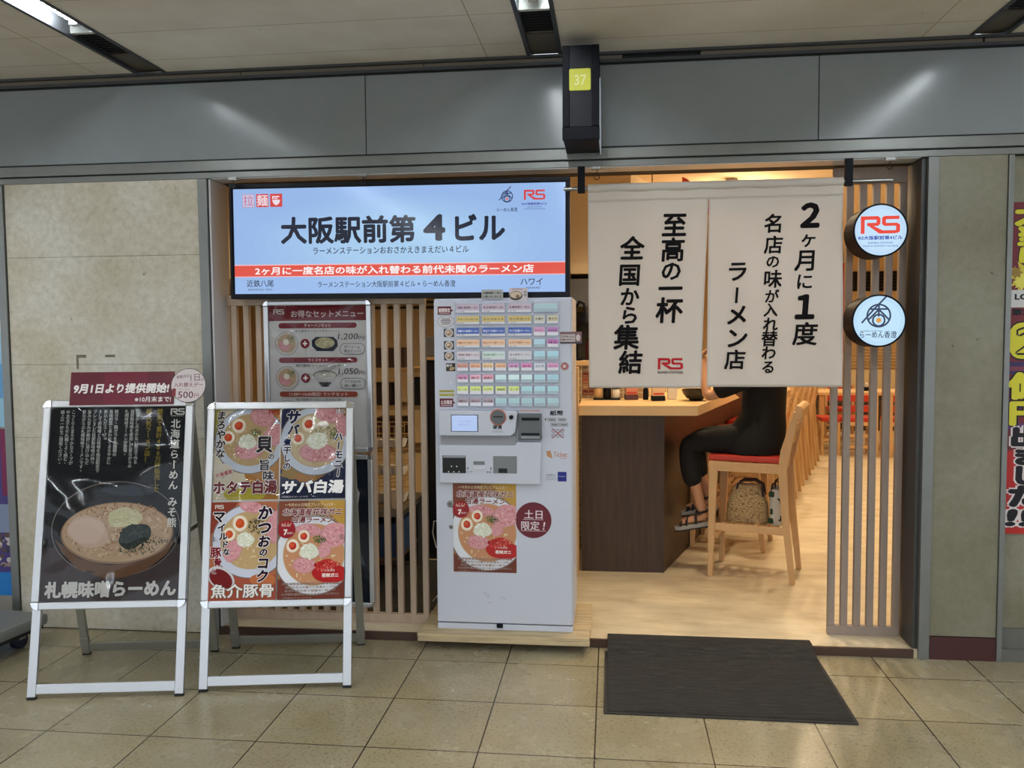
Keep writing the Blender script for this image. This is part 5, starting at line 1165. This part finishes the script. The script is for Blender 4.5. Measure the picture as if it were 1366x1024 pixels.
SEC = [(.800, .02, .200, .195), (.84, .02, .205, .205), (.90, .010, .195, .200), (.96, -.015, .175, .185), (1.05, -.045, .140, .172), (1.15, -.050, .138, .178), (1.26, -.055, .138, .190), (1.33, -.060, .118, .195), (1.375, -.055, .085, .150), (1.405, -.045, .062, .075), (1.412, -.045, .050, .052)]
K = 32; vs = []; fs = []
for z, cx_, rx, ry in SEC:
    for k in range(K): a_ = 2*PI*k/K; w_ = 1 + .012*math.sin(5*a_+z*9)*(1.35-z); vs.append((cx_ + rx*w_*math.cos(a_), ry*w_*math.sin(a_), z))
for i in range(len(SEC)-1):
    for k in range(K): fs.append((i*K+k, i*K+(k+1)%K, (i+1)*K+(k+1)%K, (i+1)*K+k))
fs.append(tuple(range(K-1, -1, -1)))
MB().add(vs, fs).build('tunic', 'black_cloth', person, smooth=True)
for sy, el in ((1, (.235, .21, 1.19)), (-1, (.07, -.24, 1.165))):
    V = []; Ed = []
    s_ = vv((-.07, sy*.12, 1.335), .075, None); m0 = vv((-.07, sy*.17, 1.325), .074, s_); m_ = vv(((el[0]-.075)/2, sy*.20, (el[2]+1.34)/2), .070, m0); vv(el, .062, m_)
    skinned('sleeve', V, Ed, 'black_cloth', person)
V = []; Ed = []
p0 = vv((-.08, 0, .895), (.125, .15))
for sy, kz in ((1, .85), (-1, .855)):
    hp = vv((.05, sy*.095, .89), .098, p0); kn = vv((.42, sy*.10, kz), .078, hp); cf = vv((.405, sy*.10, kz-.17), .072, kn); vv((.375, sy*.10, .545+(.02 if sy < 0 else 0)), .068, cf)
skinned('trousers', V, Ed, 'black_cloth', person)
mat('dark_hair', (24,18,16), .5)
hr = MB(); hr.lathe([(0, .105), (.05, .095), (.085, .06), (.100, .005), (.098, -.06), (.088, -.10), (.075, -.09), (.08, -.02)], (-.028, 0, 1.622), 24)
hr.lathe([(0, .04), (.03, .03), (.042, 0), (.03, -.03), (0, -.04)], (-.125, 0, 1.64), 16); hr.build('hair', 'dark_hair', person, smooth=True)
mat('sandal_sole', (170,168,164), .6); mat('sandal_strap', (30,22,24), .6)
for sy, dz in ((1, 0.0), (-1, .065)):
    Ms = Matrix.Translation((.385, sy*.095, .306+dz)) @ Matrix.Rotation(math.radians(13), 4, 'Y')
    prof = [(-.118, -.022), (-.06, -.032), (.02, -.036), (.085, -.044), (.12, -.030), (.128, 0), (.12, .030), (.085, .044), (.02, .036), (-.06, .032), (-.118, .022), (-.126, 0)]
    so = MB().prism(prof, -.022, 0.006).build('sandal', 'sandal_sole', person, M=Ms, bev=.005, smooth=True)
    MB().prism([(x*1.03, y*1.05) for x, y in prof], -.030, -.0225).build('outsole', 'sandal_strap', so, M=Ms, bev=.003)
    sb = MB()
    for x, hh, w in ((.075, .036, .046), (.035, .050, .044), (-.03, .080, .040)):
        sb.tube([(x, -w, .004), (x-.006, -w*.8, hh*.7), (x-.012, 0, hh), (x-.006, w*.8, hh*.7), (x, w, .004)], .0085, 8)
    sb.tube([(-.05, -.040, .07), (-.105, -.03, .075), (-.118, 0, .078), (-.105, .03, .075), (-.05, .040, .07)], .008, 8)
    sb.build('strap', 'sandal_strap', so, M=Ms, smooth=True)
# bags on the shelf of the first stool
MS = Matrix.Translation(SEAT0) @ Matrix.Rotation(SROT, 4, 'Z')
t = thing('straw_bag', 'woven straw bag with dark handles on the shelf of the occupied stool', 'bag', MS @ Vector((.045, .02, .346)), SROT)
mb = MB(); vs = []; fs = []; K = 28; R = [(.128, .072, .0), (.136, .078, .03), (.128, .074, .11), (.106, .060, .19), (.078, .044, .235), (.070, .038, .24), (.068, .034, .20)]
for rx, ry, z in R:
    for k in range(K):
        a_ = 2*PI*k/K; c_, s_ = math.cos(a_), math.sin(a_); vs.append((rx*math.copysign(abs(c_)**.7, c_), ry*math.copysign(abs(s_)**.7, s_), z+.001))
for i in range(len(R)-1):
    for k in range(K): fs.append((i*K+k, i*K+(k+1)%K, (i+1)*K+(k+1)%K, (i+1)*K+k))
fs.append(tuple(range(K-1, -1, -1))); mb.add(vs, fs).build('basket', 'woven_straw', t, smooth=True)
mat('dark_leather', (44,32,26), .5)
for sy in (-1, 1): MB().tube([(.062, sy*.040, .20), (.055, sy*.044, .245), (.02, sy*.035, .268), (-.05, sy*.02, .272), (-.095, sy*.03, .245), (-.105, sy*.045, .17)], .008, 8).build('handle', 'dark_leather', t, smooth=True)
t = thing('white_tote', 'white tote bag with green clovers, right of the straw bag under the stool', 'bag', MS @ Vector((-.148, .03, .346)), SROT)
mat('tote_white', (206,206,200), .8)
mb = MB(); vs = []; fs = []; R = [(.040, .085, 0), (.048, .095, .05), (.050, .095, .15), (.046, .09, .23), (.042, .085, .23), (.038, .08, .18)]
for rx, ry, z in R:
    for k in range(K):
        a_ = 2*PI*k/K; c_, s_ = math.cos(a_), math.sin(a_); vs.append((rx*math.copysign(abs(c_)**.6, c_), ry*math.copysign(abs(s_)**.6, s_), z+.001))
fs = [(i*K+k, i*K+(k+1)%K, (i+1)*K+(k+1)%K, (i+1)*K+k) for i in range(len(R)-1) for k in range(K)] + [tuple(range(K-1, -1, -1))]
mb.add(vs, fs).build('body', 'tote_white', t, smooth=True)
mat('clover_green', (34,66,44), .7)
cl_ = MB()
for x, z in ((.02, .09), (-.02, .16), (.03, .20), (-.03, .05), (.035, .03)):
    for k in range(4):
        a_ = PI/4 + k*PI/2; cl_.lathe([(.011, 0), (.011, .0015), (0, .002)], (x+.011*math.cos(a_), .0962-abs(x)*.15, z+.011*math.sin(a_)), 12, axis='y')
cl_.build('clover_print', 'clover_green', t)
for sy in (-1, 1): MB().tube([(.03, sy*.08, .21), (.028, sy*.075, .26), (0, sy*.06, .285), (-.028, sy*.075, .26), (-.03, sy*.08, .21)], .006, 8).build('handle', 'dark_leather', t, smooth=True)
# ------------------------------------------------------------------ far dining area
t = thing('dining_table', 'pale wooden dining table far inside the shop, seen through the right slat screen', 'table', (4.65, 7.65, ZS))
MB().box((-.96, -.36, .73), (.96, .36, .771)).build('tabletop', 'counter_wood', t, bev=.004)
for x in (-.91, .91):
    for y in (-.31, .31): MB().box((x-.03, y-.03, 0), (x+.03, y+.03, .7295)).build('leg', 'chair_wood', t, bev=.003)
def dining_chair(label):
    t = thing('dining_chair', label, 'chair', (0,0,0), 0, 'red chairs at the far table')
    for sx in (-1, 1):
        MB().box((sx*.19-.018, .15, 0), (sx*.19+.018, .186, .43)).build('leg', 'chair_wood', t, bev=.003)
        MB().bar((sx*.19, -.20, 0), (sx*.19, -.185, .80), .036, .034).build('leg', 'chair_wood', t)
        MB().box((sx*.19-.010, -.165, .20), (sx*.19+.010, .149, .235)).build('stretcher', 'chair_wood', t)
    for y in (-.185, .165): MB().box((-.171, y-.011, .385), (.171, y+.011, .43)).build('seat_rail', 'chair_wood', t)
    MB().box((-.171, -.201, .24), (.171, -.183, .28)).build('stretcher', 'chair_wood', t); MB().box((-.171, -.203, .10), (.171, -.185, .14)).build('stretcher', 'chair_wood', t)
    MB().box((-.205, -.165, .4305), (.205, .195, .485)).build('seat_cushion', 'red_vinyl', t, bev=.012)
    for z in (.56, .69): MB().box((-.171, -.205, z), (.171, -.178, z+.085)).build('back_pad', 'red_vinyl', t, bev=.008)
    return t
c0 = dining_chair('red padded chair at the far table, nearest its left end'); c0.location = (4.08, 6.95, ZS)
c1_ = copy_tree(c0); c1_.location = (4.62, 6.90, ZS); c1_['label'] = 'red padded chair at the far table, right of the other near-side chair'
c2_ = copy_tree(c0); c2_.location = (4.28, 8.35, ZS); c2_.rotation_euler = (0, 0, PI); c2_['label'] = 'red padded chair on the far side of the far table'
t = thing('backless_stool', 'red-topped backless stool at the left end of the far table', 'stool', (3.735, 6.98, ZS))
for sx in (-1, 1):
    for sy in (-1, 1): MB().box((sx*.10-.016, sy*.15-.016, 0), (sx*.10+.016, sy*.15+.016, .43)).build('leg', 'chair_wood', t)
    MB().box((-.084, sx*.15-.009, .18), (.084, sx*.15+.009, .215)).build('stretcher', 'chair_wood', t)
MB().box((-.125, -.175, .4305), (.125, .175, .485)).build('seat_cushion', 'red_vinyl', t, bev=.012)
t = thing('wall_bench', 'dark wooden bench along the back wall beyond the far table', 'bench', (5.1, 9.84, ZS))
MB().box((-1.0, -.22, 0), (1.18, .25, .40)).build('base', 'dark_wood', t); MB().box((-1.0, -.22, .4005), (1.18, .12, .46)).build('seat', 'dark_wood', t, bev=.01); MB().box((-1.0, .125, .4005), (1.18, .25, .62)).build('backrest', 'dark_wood', t, bev=.01)
t = thing('wall_vent', 'black louvred vent high on the back wall, between the two round signs', 'vent', (5.28, 10.098, 2.42))
MB().box((-.42, -.03, -.16), (.42, 0, .16)).build('frame', 'dark_gap', t)
for k in range(6): MB().box((-.40, -.045, -.14+.05*k), (.40, -.0305, -.118+.05*k)).build('louver', 'black_plastic', t)
mat('orange_panel', (226,96,50), .6)
tag(MB().box((4.60, 10.06, 1.25), (4.82, 10.099, 2.72)).build('orange_panel', 'orange_panel'), 'tall orange panel on the back wall, seen right of the curtain edge', 'panel')
t = thing('louvre_blind', 'beige slatted blind low on the back wall below the black vent', 'blind', (5.345, 10.098, 1.0))
mat('blind_beige', (196,168,124), .7)
MB().box((-.5, -.01, 0), (.5, 0, .62)).build('back_board', 'pale_wood', t)
for k in range(12): MB().box((-.5, -.03, .02+.05*k), (.5, -.0105, .05+.05*k)).build('blind_slat', 'blind_beige', t)
t = thing('table_caddy', 'small dark caddy on the far dining table', 'caddy', (4.35, 7.6, ZS+.7715)); MB().box((-.08, -.05, 0), (.08, .05, .05)).build('box', 'black_plastic', t, bev=.004); MB().lathe([(.02, .0505), (.02, .12), (.01, .13)], (-.04, 0, 0), 12).build('bottle', 'plum', t, smooth=True); MB().lathe([(.02, .0505), (.02, .10), (.01, .11)], (.035, 0, 0), 12).build('bottle', 'paper', t, smooth=True)
# ------------------------------------------------------------------ above the curtain
t = thing('spotlight', 'white cylinder spotlight hanging from the shop ceiling above the curtain', 'spotlight', (1.97, 3.05, 2.8995))
MB().lathe([(.05, -.03), (.05, -.0005), (0, -.0005)], n=20).build('base', 'white_paint', t, smooth=True); MB().tube([(0, 0, -.0305), (0, 0, -.06)], .012, 10).build('stem', 'white_paint', t)
MB().lathe([(0, -.055), (.04, -.06), (.045, -.16), (.036, -.163)], n=24).build('can', 'white_paint', t, smooth=True); MB().lathe([(.034, -.158), (.034, -.172), (0, -.178)], n=20).build('bulb', 'warm_lens', t, smooth=True)
t = thing('spotlight', 'smaller spotlight with thin arm right of the white cylinder spotlight above the curtain', 'spotlight', (2.16, 3.25, 2.8995))
MB().tube([(-.10, .1, -.001), (0, 0, -.12)], .008, 8).build('arm', 'steel', t); MB().lathe([(0, -.10), (.03, -.105), (.034, -.17), (.026, -.172)], (.01, 0, 0), 20).build('can', 'white_paint', t, smooth=True); MB().lathe([(.024, -.168), (.024, -.176), (0, -.18)], (.01, 0, 0), 16).build('bulb', 'warm_lens', t)
for p_, e_ in (((1.97, 3.05, 2.70), 9), ((2.17, 3.25, 2.70), 10)):
    l = bpy.data.lights.new('spot_lamp', 'POINT'); l.energy = e_; l.color = (1.0, .77, .48); l.shadow_soft_size = .04
    lo = bpy.data.objects.new('spot_lamp', l); COL.objects.link(lo); lo.location = p_
mat('red_board', (206,74,50), .6)
tag(MB().prism_y([(1.53, 2.56), (1.86, 2.56), (1.57, 2.84), (1.53, 2.86)], 2.66, 2.68).build('hanging_board', 'red_board'), 'red angular board near the ceiling above the middle of the curtain', 'board')
t = thing('paper_lantern', 'round cream lantern near the ceiling above the left half of the curtain', 'lantern', (1.28, 2.40, 2.62))
MB().lathe([(0, .14), (.08, .12), (.14, .04), (.15, 0), (.14, -.06), (.08, -.12), (0, -.14)], n=28).build('shade', 'cream_card', t, smooth=True)
MB().tube([(0, 0, .141), (0, 0, .2795)], .004, 8).build('cord', 'dark_gap', t)
# ------------------------------------------------------------------ kitchen seen past the ticket machine and through the left slats
t = thing('range_hood', 'steel range hood above the kitchen, between the display and the curtain', 'range hood', (.40, 2.75, 1.62))
MB().prism_y([(-.62, .26), (.58, .26), (.58, .44), (-.62, .44)], -.10, .60).build('canopy', 'steel', t, bev=.004); MB().box((-.62, -.125, .215), (.58, -.1005, .44)).build('lip', 'steel', t, bev=.004)
mat('dark_grey', (46,44,42), .6)
tag(MB().box((-.10, 3.0, ZS), (1.02, 3.48, 1.80)).build('dark_filler_block', 'dark_grey', bev=.01), 'dark block added to darken the kitchen under the steel hood', 'block')  # block added so the space under the hood looks dark
t = thing('gooseneck_lamp', 'black gooseneck lamp on the ledge right of the ticket machine', 'lamp', (.715, 1.93, 1.4205))
MB().lathe([(.045, .001), (.045, .012), (.012, .018)], n=20).build('base', 'black_metal', t, smooth=True)
MB().tube([(0, 0, .018), (-.012, 0, .25), (-.01, 0, .38), (.02, -.02, .43), (.055, -.04, .41), (.065, -.045, .36)], .011, 10).build('arm', 'black_metal', t, smooth=True)
MB().lathe([(.012, .05), (.022, .03), (.062, -.03), (.066, -.045), (.058, -.045)], (.066, -.046, .32), 24).build('shade', 'black_metal', t, smooth=True)
for k, (x, y, h) in enumerate(((.655, 2.0, .15), (.812, 1.99, .17), (.895, 1.97, .14), (.975, 1.98, .16))):
    t = thing('seasoning_jar', ('dark seasoning jar on the ledge, behind the gooseneck lamp', 'taller dark seasoning jar on the ledge, right of the gooseneck lamp', 'dark seasoning jar on the ledge at the curtain edge', 'dark seasoning jar on the ledge hidden behind the curtain edge')[k], 'jar', (x, y, 1.4205), 0, 'jars on the ledge')
    MB().lathe([(.036, .001), (.038, .01), (.038, h*.78), (.03, h*.82)], n=18).build('jar', 'plum', t, smooth=True); MB().lathe([(.034, h*.825), (.034, h), (.01, h+.004)], n=18).build('lid', 'dark_grey', t, smooth=True)
mat('fridge_black', (18,17,24), .35)
t = thing('black_fridge', 'tall black refrigerator behind the gap left of the ticket machine', 'refrigerator', (-.165, 1.45, ZS))
MB().box((-.18, .02, 0), (.18, .355, 1.40)).build('cabinet', 'fridge_black', t, bev=.006); MB().box((-.178, 0, .10), (.178, .0195, 1.39)).build('door', 'fridge_black', t, bev=.004); MB().box((-.15, -.03, .7), (-.13, -.0005, 1.1)).build('handle', 'black_metal', t)
tag(MB().box((-.36, 1.43, ZS+1.4005), (.03, 1.80, ZS+1.420)).build('top_board', 'pale_wood'), 'pale board lying on top of the black refrigerator', 'board')
t = thing('paper_dispenser', 'grey box dispenser on the board over the black refrigerator', 'dispenser', (-.245, 1.60, ZS+1.4205)); MB().box((-.085, -.10, 0), (.085, .12, .14)).build('box', 'grey_plastic', t, bev=.006); MB().box((-.01, -.104, .06), (.075, -.1005, .125)).build('window', 'black_plastic', t)
t = thing('work_table', 'steel work table behind the left slat screen', 'table', (-.68, .98, ZS+.0065))
MB().box((-.50, -.30, .46), (.38, .34, .495)).build('tabletop', 'steel', t, bev=.003)
for x in (-.47, .35):
    for y in (-.27, .31): MB().box((x-.015, y-.015, 0), (x+.015, y+.015, .4595)).build('leg', 'steel', t)
MB().box((-.45, -.285, .16), (.33, .325, .185)).build('lower_shelf', 'dark_wood', t)
MB().box((-.48, .326, .02), (.36, .338, .455)).build('dark_backing', 'fridge_black', t)  # black sheet added to darken the space under the table
mat('brass_wire', (226,190,120), .3, .8); mat('crate_blue', (34,62,104), .5)
def rack(x, y, z, label, w=.34, d=.26, h=.16):
    t = thing('wire_rack', label, 'rack', (x, y, z), 0, 'wire racks on the work table'); r = .004; mb = MB()
    for zz in (r, h*.5, h-r): mb.tube([(-w/2,-d/2,zz),(w/2,-d/2,zz),(w/2,d/2,zz),(-w/2,d/2,zz),(-w/2,-d/2,zz)], r, 6)
    mb.build('rim_wire', 'brass_wire', t); m2 = MB()
    for k in range(8):
        xx = -w/2 + w*k/7; m2.tube([(xx,-d/2,h-r),(xx,-d/2,r),(xx,d/2,r),(xx,d/2,h-r)], .0025, 6)
    m2.build('cross_wire', 'brass_wire', t)
    for k in range(4):
        MB().lathe([(.045, 0), (.05, .01), (.062, .05), (.058, .05), (.04, .012), (0, .01)], (-w/2+.065+.072*k, 0, .012), 18).build('dish', 'paper', t, M=Matrix.Translation((0, .0, .0)) @ Matrix.Rotation(.0, 4, 'X'), smooth=True)
for k in range(3): rack(-.50, .95, ZS+.5022+.175*k, ('lowest wire dish rack on the steel work table', 'middle wire dish rack on the steel work table', 'topmost wire dish rack on the steel work table')[k])
for k in range(2): rack(-.94, .98, ZS+.5022+.175*k, ('lower wire dish rack at the left end of the work table', 'upper wire dish rack at the left end of the work table')[k])
tag(MB().box((-.385, .74, ZS+.5022), (-.318, .785, ZS+.625)).build('paper_bag', 'cream_card', bev=.006), 'small yellowish paper packet at the right end of the work table', 'packet')
for k, x in enumerate((-.92, -.52)):
    t = thing('plastic_crate', ('dark blue crate under the left half of the work table', 'dark blue crate under the right half of the work table')[k], 'crate', (x, .98, ZS+.1922), 0, 'crates under the work table'); mb = MB()
    mb.box((-.17, -.2, 0), (.17, .2, .012)).box((-.17, -.2, .012), (.17, -.188, .20)).box((-.17, .188, .012), (.17, .2, .20)).box((-.17, -.188, .012), (-.158, .188, .20)).box((.158, -.188, .012), (.17, .188, .20)); mb.build('bin', 'crate_blue', t)
    MB().box((-.178, -.208, .2005), (.178, -.18, .212)).box((-.178, .18, .2005), (.178, .208, .212)).box((-.178, -.18, .2005), (-.15, .18, .212)).box((.15, -.18, .2005), (.178, .18, .212)).build('rim', 'crate_blue', t)
t = thing('kitchen_shelf', 'wooden kitchen shelf unit with dark boxes behind the work table', 'shelf', (-.85, 2.0, ZS))
for z in (.70, 1.02, 1.30): MB().box((-.75, -.18, z), (.55, .18, z+.03)).build('shelf_board', 'pale_wood', t)
for x in (-.75, -.10, .53): MB().box((x, -.17, 0), (x+.025, .17, 1.42)).build('upright', 'pale_wood', t)
k = 0
for x, z, w, h in ((-1.35, 1.05, .25, .18), (-1.05, 1.05, .22, .2), (-.78, 1.05, .26, .16), (-.50, 1.05, .13, .2), (-1.3, 1.33, .3, .14), (-.70, 1.33, .30, .15), (-1.2, .73, .3, .2), (-.7, .73, .26, .22)):
    tag(MB().box((x-w/2+.02, 1.88, ZS+z+.001), (x+w/2-.02, 2.12, ZS+z+h)).build('storage_box', ('dark_grey', 'plum', 'dark_wood')[k % 3], bev=.004), ('leftmost dark box on the middle shelf', 'second dark box on the middle shelf', 'third dark box on the middle shelf', 'small dark box at the right end of the middle shelf', 'dark box on the left of the top shelf', 'dark box on the right of the top shelf', 'dark box on the left of the lowest shelf', 'dark box on the right of the lowest shelf')[k] + ' of the kitchen shelf unit', 'box', 'boxes on the kitchen shelf'); k += 1
t = thing('wall_pipe', 'thin dark double pipe along the kitchen wall, seen above the slats', 'pipe', (-.8, 3.47, 1.87))
for z in (0, .05): MB().tube([(-1.2, 0, z), (1.3, 0, z)], .012, 10).build('pipe', 'dark_grey', t)
tag(MB().box((-1.12, .20, ZS+.0005), (-.03, 1.42, ZS+.006)).build('rubber_mat', 'ribbed_carpet'), 'black rubber mat on the floor just behind the left slat screen', 'mat')
cp = [(-.080, .50, ZS+.012), (-.045, .50, ZS+.05), (-.012, .50, .22), (-.010, .50, .34), (-.022, .50, .46), (-.045, .50, .53), (-.066, .50, .53), (-.074, .50, .46), (-.055, .50, .38), (-.02, .50, .345), (.03, .50, .335)]
mat('cable_white', (206,206,204), .5)
tag(MB().tube(cp, .0035, 8).build('power_cable', 'cable_white', smooth=True), 'thin white cable looping in the gap left of the ticket machine', 'cable')
